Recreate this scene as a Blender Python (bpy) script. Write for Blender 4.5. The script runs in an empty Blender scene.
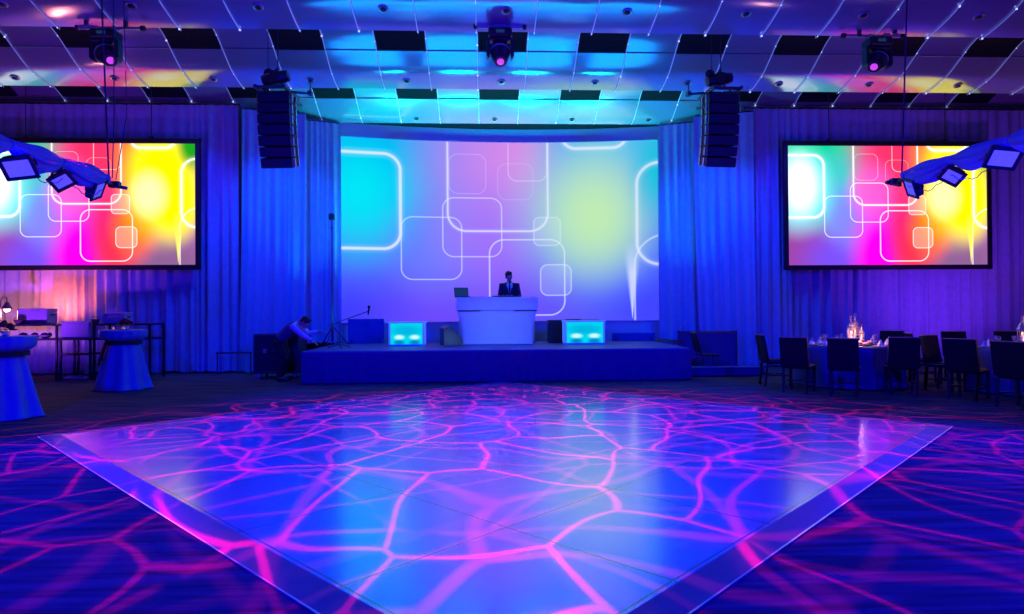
import bpy, math, random
from mathutils import Vector, Matrix
random.seed(7)
R = math.radians
PI = math.pi
scene = bpy.context.scene

# ---------------------------------------------------------------- camera
F = 637.0
CAM = Vector((0, 0, 1.45))
YAW, PITCH, ROLL = R(2.45), R(0.36), R(0.40)
fw = Vector((math.sin(YAW)*math.cos(PITCH), math.cos(YAW)*math.cos(PITCH), math.sin(PITCH)))
rt0 = Vector((math.cos(YAW), -math.sin(YAW), 0))
up0 = rt0.cross(fw)
rt = rt0*math.cos(ROLL) - up0*math.sin(ROLL)
up = up0*math.cos(ROLL) + rt0*math.sin(ROLL)
cd = bpy.data.cameras.new('camera')
cd.sensor_width = 36.0
cd.lens = F/1024*36
cd.clip_end = 200
cam = bpy.data.objects.new('camera', cd)
scene.collection.objects.link(cam)
m = Matrix((rt, up, -fw)).transposed().to_4x4()
m.translation = CAM
cam.matrix_world = m
scene.camera = cam

def at(px, py, Y=None, Z=None, X=None):
    """the point of the place seen at a pixel of the photograph, on a plane of the room"""
    d = fw*F + rt*(px-512) - up*(py-307)
    if Y is not None: t = (Y-CAM.y)/d.y
    elif Z is not None: t = (Z-CAM.z)/d.z
    else: t = (X-CAM.x)/d.x
    return CAM + d*t

# ---------------------------------------------------------------- view, world
scene.view_settings.view_transform = 'Standard'
scene.view_settings.look = 'None'
scene.view_settings.exposure = 0.0
scene.view_settings.gamma = 1.0
scene.view_settings.use_curve_mapping = False
scene.cycles.use_denoising = True
scene.cycles.max_bounces = 6
scene.cycles.diffuse_bounces = 3
scene.cycles.glossy_bounces = 3
scene.cycles.sample_clamp_indirect = 4.0
scene.cycles.caustics_reflective = False
w = bpy.data.worlds.new('world'); scene.world = w
w.use_nodes = True
w.node_tree.nodes['Background'].inputs[0].default_value = (0.002, 0.0, 0.03, 1)
w.node_tree.nodes['Background'].inputs[1].default_value = 0.3

# ---------------------------------------------------------------- room lights and added fill lamps
def spot(name, loc, target, color, power, size=60, blend=.6, rad=.08):
    l = bpy.data.lights.new(name, 'SPOT')
    l.color = color; l.energy = power; l.spot_size = R(size); l.spot_blend = blend; l.shadow_soft_size = rad
    o = bpy.data.objects.new(name, l); scene.collection.objects.link(o)
    o.location = loc
    o.rotation_euler = (Vector(target)-Vector(loc)).to_track_quat('-Z', 'Y').to_euler()
    return o
XC = at(498, 200, Y=15.8).x          # the room's centre line

# cyan uplights along the back of the stage, washing the last ceiling wave and the curved wall
for i in range(4):
    x = XC + (i-1.5)*2.1
    spot('stage_uplight', (x, 16.5, .75), (x, 16.25, 6.3), (0.0, .85, 1.0), 1700, 64, .9, .35)
# added blue fill lamps without fixtures at the stage front, washing the ceiling
for i in range(4):
    x = XC + (i-1.5)*2.1
    spot('ceiling_fill', (x, 13.25, .72), (x*1.03, 12.9, 6.4), (0.0, .30, 1.0), 380, 84, 1.0, 1.5)
# added unseen blue spots either side of the stage, washing the drapes
for s in (-1, 1):
    spot('drape_fill_high', (XC+s*4.8, 13.6, 6.1), (XC+s*5.2, 16.0, 2.6), (0.0, .07, 1.0), 800, 84, 1.0)
    spot('drape_fill', (XC+s*3.7, 14.9, .8), (XC+s*5.3, 16.0, 6.2), (0.0, .42, 1.0), 330, 60, 1.0)
    spot('drape_fill', (XC+s*7.2, 14.0, 6.1), (XC+s*7.6, 15.8, 2.2), (0.02, .02, 1.0), 330, 100, 1.0)
# violet washes on the outer walls and the ceiling above them
for s in (-1, 1):
    spot('wall_wash', (XC+s*10.6, 12.6, .3), (XC+s*11.0, 15.7, 3.6), (.24, .03, 1.0), 640, 110, 1.0)
    spot('ceiling_wash', (XC+s*9.0, 9.5, 1.0), (XC+s*8.6, 13.2, 6.4), (.22, .04, .85), 420, 80, 1.0, .8)
# added unseen deep blue fill, behind the camera and low at the sides
for s in (-1, 1):
    spot('back_fill', (XC+s*5.0, -1.5, 5.6), (XC+s*1.5, 7.0, 0), (0.0, 0.0, 1.0), 5600, 95, 1.0, .3)
    spot('low_side_fill', (XC+s*6.0, 5.0, 1.0), (XC+s*3.5, 10.6, 6.4), (0.0, 0.0, 1.0), 1500, 100, 1.0, 1.0)

# ---------------------------------------------------------------- materials
def new_mat(name):
    mt = bpy.data.materials.new(name); mt.use_nodes = True
    return mt, mt.node_tree, mt.node_tree.nodes['Principled BSDF']
def mat(name, col, rough=.6, metal=0, spec=.5, emit=None, strength=0, noise=0, nscale=20, bump=0, alpha=1, trans=0):
    mt, nt, b = new_mat(name)
    b.inputs['Base Color'].default_value = (*col, 1)
    b.inputs['Roughness'].default_value = rough
    b.inputs['Metallic'].default_value = metal
    b.inputs['Specular IOR Level'].default_value = spec
    if trans: b.inputs['Transmission Weight'].default_value = trans
    if emit:
        b.inputs['Emission Color'].default_value = (*emit, 1)
        b.inputs['Emission Strength'].default_value = strength
    if noise or bump:
        tc = nt.nodes.new('ShaderNodeTexCoord'); n = nt.nodes.new('ShaderNodeTexNoise')
        n.inputs['Scale'].default_value = nscale; n.inputs['Detail'].default_value = 4
        nt.links.new(tc.outputs['Object'], n.inputs['Vector'])
        if noise:
            r = nt.nodes.new('ShaderNodeValToRGB')
            r.color_ramp.elements[0].position = .3; r.color_ramp.elements[1].position = .7
            r.color_ramp.elements[0].color = (*[c*(1-noise) for c in col], 1)
            r.color_ramp.elements[1].color = (*[min(1, c*(1+noise)) for c in col], 1)
            nt.links.new(n.outputs['Fac'], r.inputs['Fac']); nt.links.new(r.outputs['Color'], b.inputs['Base Color'])
        if bump:
            bp = nt.nodes.new('ShaderNodeBump'); bp.inputs['Strength'].default_value = bump; bp.inputs['Distance'].default_value = .01
            nt.links.new(n.outputs['Fac'], bp.inputs['Height']); nt.links.new(bp.outputs['Normal'], b.inputs['Normal'])
    return mt

M = {}
M['ceiling'] = mat('ceiling_panel', (.54, .55, .62), .15, metal=.6, spec=.8, noise=.03, nscale=1.5)
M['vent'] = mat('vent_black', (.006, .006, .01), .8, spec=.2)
M['seam'] = mat('ceiling_seam', (.15, .15, .18), .5)
M['wall'] = mat('wall_paint', (.55, .55, .58), .8, noise=.04, nscale=3)
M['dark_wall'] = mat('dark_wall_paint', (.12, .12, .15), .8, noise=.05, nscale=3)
M['cyc'] = mat('cyclorama_white', (.72, .72, .74), .75, noise=.02, nscale=2)
M['drape'] = mat('pleated_voile', (.40, .44, .60), .75, spec=.2, noise=.08, nscale=9)
M['skirt'] = mat('stage_skirt', (.04, .05, .16), .85, noise=.1, nscale=12)
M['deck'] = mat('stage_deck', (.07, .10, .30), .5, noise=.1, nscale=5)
M['black'] = mat('matte_black', (.012, .012, .016), .55, noise=.15, nscale=30)
M['satin_black'] = mat('satin_black', (.02, .02, .026), .32, noise=.1, nscale=25)
M['grille'] = mat('speaker_grille', (.016, .016, .022), .6, noise=.3, nscale=160)
M['steel'] = mat('steel', (.5, .5, .54), .35, metal=.9, noise=.05)
M['dark_steel'] = mat('dark_steel', (.10, .10, .12), .4, metal=.7, noise=.08)
M['white'] = mat('white_laminate', (.85, .85, .88), .35, noise=.02, nscale=4)
M['boxframe'] = mat('glowing_box_frame', (.7, .8, .9), .4, emit=(.05, .25, .9), strength=.45)  # blue light on the white frame and panes, put in as emission
M['booth'] = mat('booth_fabric', (.82, .84, .88), .6, noise=.03, nscale=4)
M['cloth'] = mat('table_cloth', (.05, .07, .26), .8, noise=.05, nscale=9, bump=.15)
M['spandex'] = mat('satin_cocktail_cloth', (.07, .28, .55), .6, noise=.05, nscale=7)
M['sash'] = mat('dark_sash', (.004, .004, .01), .7, noise=.1)
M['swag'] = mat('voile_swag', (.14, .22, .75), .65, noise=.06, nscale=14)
M['chair'] = mat('black_chair_vinyl', (.010, .010, .02), .6, spec=.2, noise=.15, nscale=20)
M['chair_wood'] = mat('dark_chair_wood', (.014, .010, .012), .55, noise=.25, nscale=18)
M['edge_highlight'] = mat('tan_edge_highlight', (.45, .33, .22), .45, noise=.1)  # lit edges of seat and backrest, put in as tan colour
M['rose'] = mat('dark_red_petals', (.22, .01, .02), .7, noise=.4, nscale=60)
M['leafg'] = mat('green_leaf', (.03, .10, .03), .6, noise=.3, nscale=40)
M['pinkpetal'] = mat('pale_pink_petals', (.75, .35, .35), .7, noise=.2, nscale=50)
M['candle'] = mat('candle_wax', (.85, .75, .65), .5, emit=(1, .4, .35), strength=.35, noise=.05)
M['flame'] = mat('candle_flame', (1, .6, .2), .5, emit=(1, .5, .2), strength=2.5)
M['brass'] = mat('pale_metal', (.75, .62, .55), .3, metal=.6, noise=.1)
M['glass'] = mat('clear_glass', (.9, .95, 1), .05, trans=.9)
M['cardboard'] = mat('pale_box', (.62, .60, .60), .6, noise=.06)
M['greybox'] = mat('grey_chafing_steel', (.5, .5, .52), .35, metal=.4, noise=.08)
M['basket'] = mat('dark_wicker', (.06, .035, .025), .7, noise=.3, nscale=60)
M['lampglow'] = mat('lamp_glow', (1, .8, .6), .5, emit=(1, .62, .38), strength=5)
M['wire'] = mat('string_fibre', (.7, .75, .85), .4, emit=(.25, .40, 1), strength=.24)
M['bulb'] = mat('led_bulb', (.8, .85, 1), .4, emit=(.45, .50, 1), strength=1.7)
M['floodface'] = mat('flood_lens', (.3, .3, .6), .25, emit=(.09, .08, .85), strength=.9, noise=.1)
M['moverlens'] = mat('mover_lens', (.6, .1, .5), .1, emit=(1, .1, .9), strength=.6)
M['laptop_screen'] = mat('laptop_screen', (.02, .03, .05), .2, emit=(.02, .10, .22), strength=.3, noise=.3, nscale=14)
M['skin'] = mat('skin', (.55, .30, .22), .55, noise=.06, nscale=15)
M['hair'] = mat('dark_hair', (.015, .012, .012), .5, noise=.3, nscale=80)
M['suit'] = mat('navy_suit', (.02, .022, .05), .75, noise=.15, nscale=40)
M['trousers'] = mat('black_trousers', (.012, .012, .018), .8, noise=.15, nscale=40)
M['shirt'] = mat('white_shirt', (.8, .8, .84), .7, noise=.03, nscale=20)
M['vest'] = mat('dark_blue_vest', (.05, .06, .18), .75, noise=.12, nscale=30)
M['tie'] = mat('dark_tie', (.10, .02, .10), .5, noise=.2)
M['eye'] = mat('eye_white', (.8, .8, .8), .3)
M['cable'] = mat('suspension_cable', (.03, .03, .08), .5)
M['napkin'] = mat('white_napkin', (.85, .8, .82), .7, noise=.05)
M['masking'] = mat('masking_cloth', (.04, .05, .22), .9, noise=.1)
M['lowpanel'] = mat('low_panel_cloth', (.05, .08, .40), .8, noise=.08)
M['case'] = mat('flight_case', (.02, .02, .035), .5, noise=.15)

# carpet: fine stripes across the room
mt, nt, b = new_mat('striped_carpet'); M['carpet'] = mt
tc = nt.nodes.new('ShaderNodeTexCoord')
mp = nt.nodes.new('ShaderNodeMapping'); mp.inputs['Scale'].default_value = (.35, 5.5, 1)
n1 = nt.nodes.new('ShaderNodeTexNoise'); n1.inputs['Scale'].default_value = 2.2; n1.inputs['Detail'].default_value = 5
r1 = nt.nodes.new('ShaderNodeValToRGB')
r1.color_ramp.elements[0].position = .38; r1.color_ramp.elements[0].color = (.06, .06, .065, 1)
r1.color_ramp.elements[1].position = .62; r1.color_ramp.elements[1].color = (.145, .14, .14, 1)
nt.links.new(tc.outputs['Object'], mp.inputs['Vector']); nt.links.new(mp.outputs[0], n1.inputs['Vector'])
nt.links.new(n1.outputs['Fac'], r1.inputs['Fac']); nt.links.new(r1.outputs['Color'], b.inputs['Base Color'])
n2 = nt.nodes.new('ShaderNodeTexNoise'); n2.inputs['Scale'].default_value = 160
nt.links.new(tc.outputs['Object'], n2.inputs['Vector'])
bp = nt.nodes.new('ShaderNodeBump'); bp.inputs['Strength'].default_value = .4; bp.inputs['Distance'].default_value = .01
nt.links.new(n2.outputs['Fac'], bp.inputs['Height']); nt.links.new(bp.outputs['Normal'], b.inputs['Normal'])
b.inputs['Roughness'].default_value = .95; b.inputs['Specular IOR Level'].default_value = .1

# dance floor laminate with panel seams (object space, panels along its own sides)
PANEL = 1.22
mt, nt, b = new_mat('dance_floor_laminate'); M['dance'] = mt
tc = nt.nodes.new('ShaderNodeTexCoord')
sx = nt.nodes.new('ShaderNodeSeparateXYZ'); nt.links.new(tc.outputs['Object'], sx.inputs[0])
def math_n(nt, op, a, b_=None, c=None):
    n = nt.nodes.new('ShaderNodeMath'); n.operation = op
    for i, v in enumerate((a, b_, c)):
        if v is None: continue
        if isinstance(v, (int, float)): n.inputs[i].default_value = v
        else: nt.links.new(v, n.inputs[i])
    return n.outputs[0]
ds = []
for k in range(2):
    p = math_n(nt, 'PINGPONG', sx.outputs[k], PANEL/2)
    ds.append(p)
dmin = math_n(nt, 'MINIMUM', ds[0], ds[1])
line = math_n(nt, 'LESS_THAN', dmin, .0075)
mx = nt.nodes.new('ShaderNodeMix'); mx.data_type = 'RGBA'
mx.inputs['A'].default_value = (.44, .44, .49, 1); mx.inputs['B'].default_value = (.10, .10, .14, 1)
b.inputs['Specular IOR Level'].default_value = .7; b.inputs['Metallic'].default_value = .10; b.inputs['Coat Weight'].default_value = 1.0; b.inputs['Coat Roughness'].default_value = .2; b.inputs['Coat IOR'].default_value = 2.0
nt.links.new(line, mx.inputs['Factor']); nt.links.new(mx.outputs['Result'], b.inputs['Base Color'])
ns = nt.nodes.new('ShaderNodeTexNoise'); ns.inputs['Scale'].default_value = 1.3
nt.links.new(tc.outputs['Object'], ns.inputs['Vector'])
rr = math_n(nt, 'MULTIPLY_ADD', ns.outputs['Fac'], .08, .13); nt.links.new(rr, b.inputs['Roughness'])
M['ramp'] = mat('ramp_edge', (.06, .06, .12), .5, noise=.05)
M['rampline'] = mat('ramp_aluminium', (.75, .75, .8), .3, metal=.8)

# abstract picture of rounded squares shown on the three screens
def srgb(c):
    return tuple(((x/255)/12.92 if x/255 <= .04045 else ((x/255+.055)/1.055)**2.4) for x in c)
RECTS = [  # u0, v0, u1, v1, corner, line width, brightness (v counted from the top, u scaled by 1.68)
    (-.25, .080, .179, .60, .09, .013, 1.0, 1), (.181, .422, .371, .767, .06, .006, .6, 0), (.311, .312, .500, .64, .06, .006, .6, 0),
    (.327, -.40, .650, .497, .10, .008, .85, 1), (.331, .068, .450, .288, .05, .004, .28, 0), (.522, -.10, .648, .215, .05, .005, .45, 0),
    (.488, .118, .603, .32, .05, .004, .22, 0), (.604, .420, .690, .578, .03, .006, .5, 2), (.460, .545, .703, .968, .08, .007, .7, 0),
    (.625, .686, .724, .858, .04, .006, .6, 2), (.695, -.30, .905, .035, .08, .014, .9, 1), (.934, .125, 1.25, .69, .12, .013, .8, 1),
    (.926, .525, 1.25, 1.4, .17, .009, .6, 0)]
def screen_mat(name, base, glows, strength, linecol, soft=1.0, flat=.25):
    mt = bpy.data.materials.new(name); mt.use_nodes = True; nt = mt.node_tree
    for n in list(nt.nodes): nt.nodes.remove(n)
    out = nt.nodes.new('ShaderNodeOutputMaterial'); em = nt.nodes.new('ShaderNodeEmission')
    nt.links.new(em.outputs[0], out.inputs[0]); em.inputs['Strength'].default_value = strength
    tc = nt.nodes.new('ShaderNodeTexCoord')
    fl = nt.nodes.new('ShaderNodeVectorMath'); fl.operation = 'MULTIPLY_ADD'
    fl.inputs[1].default_value = (1.68, -1, 0); fl.inputs[2].default_value = (0, 1, 0)
    nt.links.new(tc.outputs['UV'], fl.inputs[0]); P = fl.outputs[0]
    cur = None
    def mix(colour, fac, cur, blend='MIX'):
        m_ = nt.nodes.new('ShaderNodeMix'); m_.data_type = 'RGBA'; m_.blend_type = blend
        if isinstance(cur, tuple): m_.inputs['A'].default_value = (*cur, 1)
        else: nt.links.new(cur, m_.inputs['A'])
        m_.inputs['B'].default_value = (*colour, 1); nt.links.new(fac, m_.inputs['Factor'])
        return m_.outputs['Result']
    cur = srgb(base)
    for (u, v, ru, rv, col, a) in glows:
        s = nt.nodes.new('ShaderNodeVectorMath'); s.operation = 'SUBTRACT'; nt.links.new(P, s.inputs[0]); s.inputs[1].default_value = (u*1.68, v, 0)
        q = nt.nodes.new('ShaderNodeVectorMath'); q.operation = 'MULTIPLY'; nt.links.new(s.outputs[0], q.inputs[0]); q.inputs[1].default_value = (1/(ru*1.68), 1/rv, 0)
        l = nt.nodes.new('ShaderNodeVectorMath'); l.operation = 'LENGTH'; nt.links.new(q.outputs[0], l.inputs[0])
        r = nt.nodes.new('ShaderNodeMapRange'); r.interpolation_type = 'SMOOTHSTEP'
        r.inputs['From Min'].default_value = 1.0; r.inputs['From Max'].default_value = flat; r.inputs['To Max'].default_value = a
        nt.links.new(l.outputs['Value'], r.inputs['Value'])
        cur = mix(srgb(col), r.outputs[0], cur)
    for (u0, v0, u1, v1, rc, lw, br, fill) in RECTS:
        c = ((u0+u1)/2*1.68, (v0+v1)/2, 0); h = ((u1-u0)/2*1.68-rc, (v1-v0)/2-rc, 0)
        s = nt.nodes.new('ShaderNodeVectorMath'); s.operation = 'SUBTRACT'; nt.links.new(P, s.inputs[0]); s.inputs[1].default_value = c
        a = nt.nodes.new('ShaderNodeVectorMath'); a.operation = 'ABSOLUTE'; nt.links.new(s.outputs[0], a.inputs[0])
        d = nt.nodes.new('ShaderNodeVectorMath'); d.operation = 'SUBTRACT'; nt.links.new(a.outputs[0], d.inputs[0]); d.inputs[1].default_value = h
        mxx = nt.nodes.new('ShaderNodeVectorMath'); mxx.operation = 'MAXIMUM'; nt.links.new(d.outputs[0], mxx.inputs[0])
        l = nt.nodes.new('ShaderNodeVectorMath'); l.operation = 'LENGTH'; nt.links.new(mxx.outputs[0], l.inputs[0])
        sd = math_n(nt, 'SUBTRACT', l.outputs['Value'], rc)
        ab = math_n(nt, 'ABSOLUTE', sd)
        r = nt.nodes.new('ShaderNodeMapRange'); r.interpolation_type = 'SMOOTHSTEP'
        r.inputs['From Min'].default_value = lw*.95; r.inputs['From Max'].default_value = lw*.2; r.inputs['To Max'].default_value = br*soft
        nt.links.new(ab, r.inputs['Value'])
        lc = linecol if u0 < .68 or u0 < .7 and u1 < .8 else linecol
        cur = mix(lc, r.outputs[0], cur)
        if fill:
            r2 = nt.nodes.new('ShaderNodeMapRange'); r2.interpolation_type = 'SMOOTHSTEP'
            r2.inputs['From Min'].default_value = -rc if fill == 2 else -.0; r2.inputs['From Max'].default_value = -.001 if fill == 2 else 0
            if fill == 1:
                r2.inputs['From Min'].default_value = lw*2.6; r2.inputs['From Max'].default_value = 0; r2.inputs['To Max'].default_value = .20*soft
                nt.links.new(ab, r2.inputs['Value'])
            else:
                r2.inputs['From Min'].default_value = .002; r2.inputs['From Max'].default_value = -.004; r2.inputs['To Max'].default_value = .15*soft
                nt.links.new(sd, r2.inputs['Value'])
            cur = mix(lc, r2.outputs[0], cur)
    # the flare: a thin spike pointing down
    sep = nt.nodes.new('ShaderNodeSeparateXYZ'); nt.links.new(P, sep.inputs[0])
    dx = math_n(nt, 'ABSOLUTE', math_n(nt, 'SUBTRACT', sep.outputs[0], .918*1.68))
    wv = nt.nodes.new('ShaderNodeMapRange'); wv.inputs['From Min'].default_value = .99; wv.inputs['From Max'].default_value = .66
    wv.inputs['To Min'].default_value = .001; wv.inputs['To Max'].default_value = .05; nt.links.new(sep.outputs[1], wv.inputs['Value'])
    ratio = math_n(nt, 'DIVIDE', dx, wv.outputs[0])
    r = nt.nodes.new('ShaderNodeMapRange'); r.interpolation_type = 'SMOOTHSTEP'; r.inputs['From Min'].default_value = 1; r.inputs['From Max'].default_value = .1
    nt.links.new(ratio, r.inputs['Value'])
    lo = math_n(nt, 'LESS_THAN', sep.outputs[1], .99)
    hi = nt.nodes.new('ShaderNodeMapRange'); hi.inputs['From Min'].default_value = .56; hi.inputs['From Max'].default_value = .74; nt.links.new(sep.outputs[1], hi.inputs['Value'])
    fac = math_n(nt, 'MULTIPLY', math_n(nt, 'MULTIPLY', r.outputs[0], lo), math_n(nt, 'MULTIPLY', hi.outputs[0], .9*soft))
    cur = mix(srgb((255, 240, 90)) if soft == 1 else linecol, fac, cur)
    nt.links.new(cur, em.inputs['Color'])
    return mt
GL_SIDE = [  # u, v, radius u, radius v, colour, amount
    (.0, .95, .50, .45, (140, 60, 150), 1), (.28, 1.0, .30, .45, (105, 70, 225), .9), (.12, -.10, .34, .50, (0, 190, 105), 1), (.22, .35, .24, .5, (0, 195, 190), .8),
    (.33, .60, .20, .40, (120, 120, 245), .9), (.56, .0, .30, .75, (240, 45, 95), 1), (.46, .95, .20, .70, (235, 0, 215), 1), (.42, .38, .16, .34, (240, 85, 195), .8),
    (.60, .72, .15, .55, (255, 35, 110), 1), (.66, .90, .16, .40, (235, 45, 60), .8), (.88, 1.02, .26, .40, (125, 85, 130), .9), (.70, .10, .13, .55, (255, 130, 40), .8), (.72, .66, .16, .38, (255, 110, 10), .9),
    (.86, .36, .26, .60, (255, 225, 0), 1), (.84, .20, .20, .50, (255, 240, 0), 1), (.90, .5, .16, .40, (255, 235, 0), 1), (.985, .0, .10, .30, (25, 150, 25), 1),
    (.78, .42, .12, .26, (255, 252, 165), .95), (.05, .36, .22, .48, (130, 240, 245), 1), (.06, .33, .13, .34, (250, 255, 255), .95)]
GL_MAIN = [
    (.35, 1.0, .95, .75, (105, 70, 245), 1), (0.0, 1.0, .30, .50, (45, 50, 250), .8), (1.02, .95, .35, .50, (60, 60, 252), .9), (.08, .08, .52, .86, (0, 165, 238), 1), (.05, .30, .26, .50, (0, 228, 240), .9),
    (.30, .60, .22, .40, (120, 125, 250), .7), (.44, .10, .30, .75, (180, 130, 235), 1), (.56, .08, .20, .60, (212, 135, 225), .9), (.50, .55, .26, .50, (165, 110, 245), .7),
    (.86, .0, .34, .45, (60, 190, 230), .9), (.78, .38, .34, .62, (150, 205, 215), 1), (.80, .42, .24, .48, (185, 228, 175), 1), (1.0, .18, .12, .40, (0, 190, 215), .9)]
M['side_picture'] = screen_mat('side_screen_picture', (150, 90, 160), GL_SIDE, 1.4, (1, 1, .95))
M['main_picture'] = screen_mat('main_screen_picture', (60, 110, 245), GL_MAIN, 1.08, srgb((225, 235, 255)), .75, .02)
GL_BOX = [(.25, .6, .32, .30, (140, 240, 255), 1), (.75, .6, .32, .30, (140, 240, 255), 1)]
def simple_glow(name, base, glows):
    global RECTS
    keep = RECTS; RECTS = []
    mt = screen_mat(name, base, glows, 1.0, (1, 1, 1), .0)
    RECTS = keep
    return mt
M['box_picture'] = simple_glow('lit_box_front', (0, 215, 240), [(.5, .35, .7, .35, (0, 175, 225), .8), (.27, .66, .22, .16, (200, 255, 255), 1), (.76, .66, .22, .16, (200, 255, 255), 1), (.27, .92, .25, .20, (0, 120, 200), .9), (.76, .92, .25, .20, (0, 120, 200), .9)])

# ---------------------------------------------------------------- mesh tools
class MB:
    def __init__(s): s.v = []; s.f = []; s.uv = {}
    def add(s, vs, fs):
        o = len(s.v); s.v += [tuple(x) for x in vs]; s.f += [tuple(o+i for i in f) for f in fs]; return s
    def box(s, c, d, rot=None, taper=1.0, bev=0.0):
        x, y, z = d[0]/2, d[1]/2, d[2]/2
        if bev:
            b_ = min(bev, x*.8, y*.8, z*.8); vs = []; rings = []
            for (zz, k) in ((-z, b_), (-z+b_, 0), (z-b_, 0), (z, b_)):
                t = 1.0 if zz < 0 else taper
                X, Y = (x-k)*t, (y-k)*t; c_ = b_
                ring = [(-X+c_, -Y), (X-c_, -Y), (X, -Y+c_), (X, Y-c_), (X-c_, Y), (-X+c_, Y), (-X, Y-c_), (-X, -Y+c_)]
                rings.append(len(vs)); vs += [Vector((a, b__, zz)) for a, b__ in ring]
            fs = [tuple(range(7, -1, -1)), tuple(24+i for i in range(8))]
            for r_ in range(3):
                for i in range(8):
                    j = (i+1) % 8; fs.append((r_*8+i, r_*8+j, (r_+1)*8+j, (r_+1)*8+i))
        else:
            vs = [Vector((a*x*(taper if cc > 0 else 1), b__*y*(taper if cc > 0 else 1), cc*z)) for cc in (-1, 1) for b__ in (-1, 1) for a in (-1, 1)]
            fs = [(0, 2, 3, 1), (4, 5, 7, 6), (0, 1, 5, 4), (1, 3, 7, 5), (3, 2, 6, 7), (2, 0, 4, 6)]
        if rot is not None: vs = [rot @ v for v in vs]
        return s.add([v+Vector(c) for v in vs], fs)
    def bar(s, a, b_, w, h=None):
        a, b_ = Vector(a), Vector(b_); d = b_-a
        q = d.to_track_quat('Z', 'Y').to_matrix()
        return s.box((a+b_)/2, (w, h or w, d.length), rot=q)
    def tube(s, pts, r, n=10, caps=True):
        pts = [Vector(p) for p in pts]
        rs = r if isinstance(r, (list, tuple)) else [r]*len(pts)
        vs = []; fs = []
        prev = None
        for i, p in enumerate(pts):
            t = (pts[min(i+1, len(pts)-1)]-pts[max(i-1, 0)]).normalized()
            if prev is None:
                a = t.cross(Vector((0, 0, 1)))
                if a.length < .05: a = t.cross(Vector((0, 1, 0)))
                a.normalize()
            else:
                a = (prev - t*prev.dot(t)).normalized()
            prev = a; b2 = t.cross(a)
            rr = rs[i] if isinstance(rs[i], (list, tuple)) else (rs[i], rs[i])
            for k in range(n):
                an = 2*PI*k/n; vs.append(p + a*math.cos(an)*rr[0] + b2*math.sin(an)*rr[1])
        for i in range(len(pts)-1):
            for k in range(n):
                k2 = (k+1) % n; fs.append((i*n+k, i*n+k2, (i+1)*n+k2, (i+1)*n+k))
        if caps: fs += [tuple(range(n-1, -1, -1)), tuple((len(pts)-1)*n+k for k in range(n))]
        return s.add(vs, fs)
    def lathe(s, prof, c=(0, 0, 0), n=24, wob=None, sx=1, sy=1):
        vs = []; fs = []; m_ = len(prof)
        for i, (r, z) in enumerate(prof):
            for k in range(n):
                a = 2*PI*k/n; q = r*(1+(wob(a, i/(m_-1)) if wob else 0))
                vs.append((c[0]+q*math.cos(a)*sx, c[1]+q*math.sin(a)*sy, c[2]+z))
        for i in range(m_-1):
            for k in range(n):
                k2 = (k+1) % n; fs.append((i*n+k, i*n+k2, (i+1)*n+k2, (i+1)*n+k))
        fs += [tuple(range(n-1, -1, -1)), tuple((m_-1)*n+k for k in range(n))]
        return s.add(vs, fs)
    def ball(s, c, r, n=12, sc=(1, 1, 1), rot=None):
        vs = []; fs = []; m_ = n//2+1
        c = Vector(c)
        for i in range(1, m_):
            th = PI*i/m_
            for k in range(n):
                a = 2*PI*k/n; v = Vector((r*math.sin(th)*math.cos(a)*sc[0], r*math.sin(th)*math.sin(a)*sc[1], r*math.cos(th)*sc[2]))
                if rot is not None: v = rot @ v
                vs.append(c+v)
        for i in range(m_-2):
            for k in range(n):
                k2 = (k+1) % n; fs.append((i*n+k, (i+1)*n+k, (i+1)*n+k2, i*n+k2))
        t = Vector((0, 0, r*sc[2])); b2 = -t
        if rot is not None: t, b2 = rot @ t, rot @ b2
        vs += [c+t, c+b2]; L = len(vs)
        for k in range(n):
            k2 = (k+1) % n; fs.append((L-2, k, k2)); fs.append((L-1, (m_-2)*n+k2, (m_-2)*n+k))
        return s.add(vs, fs)
    def prism(s, poly, y0, y1, axis='y'):
        n = len(poly)
        def P(p, t): return {'y': (p[0], t, p[1]), 'x': (t, p[0], p[1]), 'z': (p[0], p[1], t)}[axis]
        vs = [P(p, y0) for p in poly]+[P(p, y1) for p in poly]
        fs = [tuple(range(n)), tuple(range(2*n-1, n-1, -1))]+[((i+1) % n, i, n+i, n+(i+1) % n) for i in range(n)]
        return s.add(vs, fs)
    def grid(s, rows):
        n = len(rows[0]); vs = [p for r in rows for p in r]; fs = []
        for i in range(len(rows)-1):
            for k in range(n-1): fs.append((i*n+k, i*n+k+1, (i+1)*n+k+1, (i+1)*n+k))
        return s.add(vs, fs)
    def build(s, name, material, parent=None, smooth=False, loc=None, mods=()):
        me = bpy.data.meshes.new(name); me.from_pydata(s.v, [], s.f)
        import bmesh
        bm = bmesh.new(); bm.from_mesh(me); bmesh.ops.recalc_face_normals(bm, faces=bm.faces); bm.to_mesh(me); bm.free()
        if smooth:
            me.polygons.foreach_set('use_smooth', [True]*len(me.polygons))
            if smooth != 'all': me.set_sharp_from_angle(angle=R(40))
        me.materials.append(material if not isinstance(material, str) else M[material])
        o = bpy.data.objects.new(name, me); scene.collection.objects.link(o)
        if parent is not None: o.parent = parent
        if loc is not None: o.location = loc
        for md in mods:
            k = o.modifiers.new(md[0], md[0])
            for a, v in md[1].items(): setattr(k, a, v)
        return o
def tag(o, label, cat, group=None, kind=None):
    if label: o['label'] = label
    if cat: o['category'] = cat
    if group: o['group'] = group
    if kind: o['kind'] = kind
    return o
def thing(name, label, cat, loc, rz=0, group=None):
    o = bpy.data.objects.new(name, None); o.empty_display_size = .1; scene.collection.objects.link(o)
    o.location = loc; o.rotation_euler = (0, 0, rz)
    return tag(o, label, cat, group)
KIDS = {}
def kids(o): return [c for c in bpy.data.objects if c.parent == o]
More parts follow.
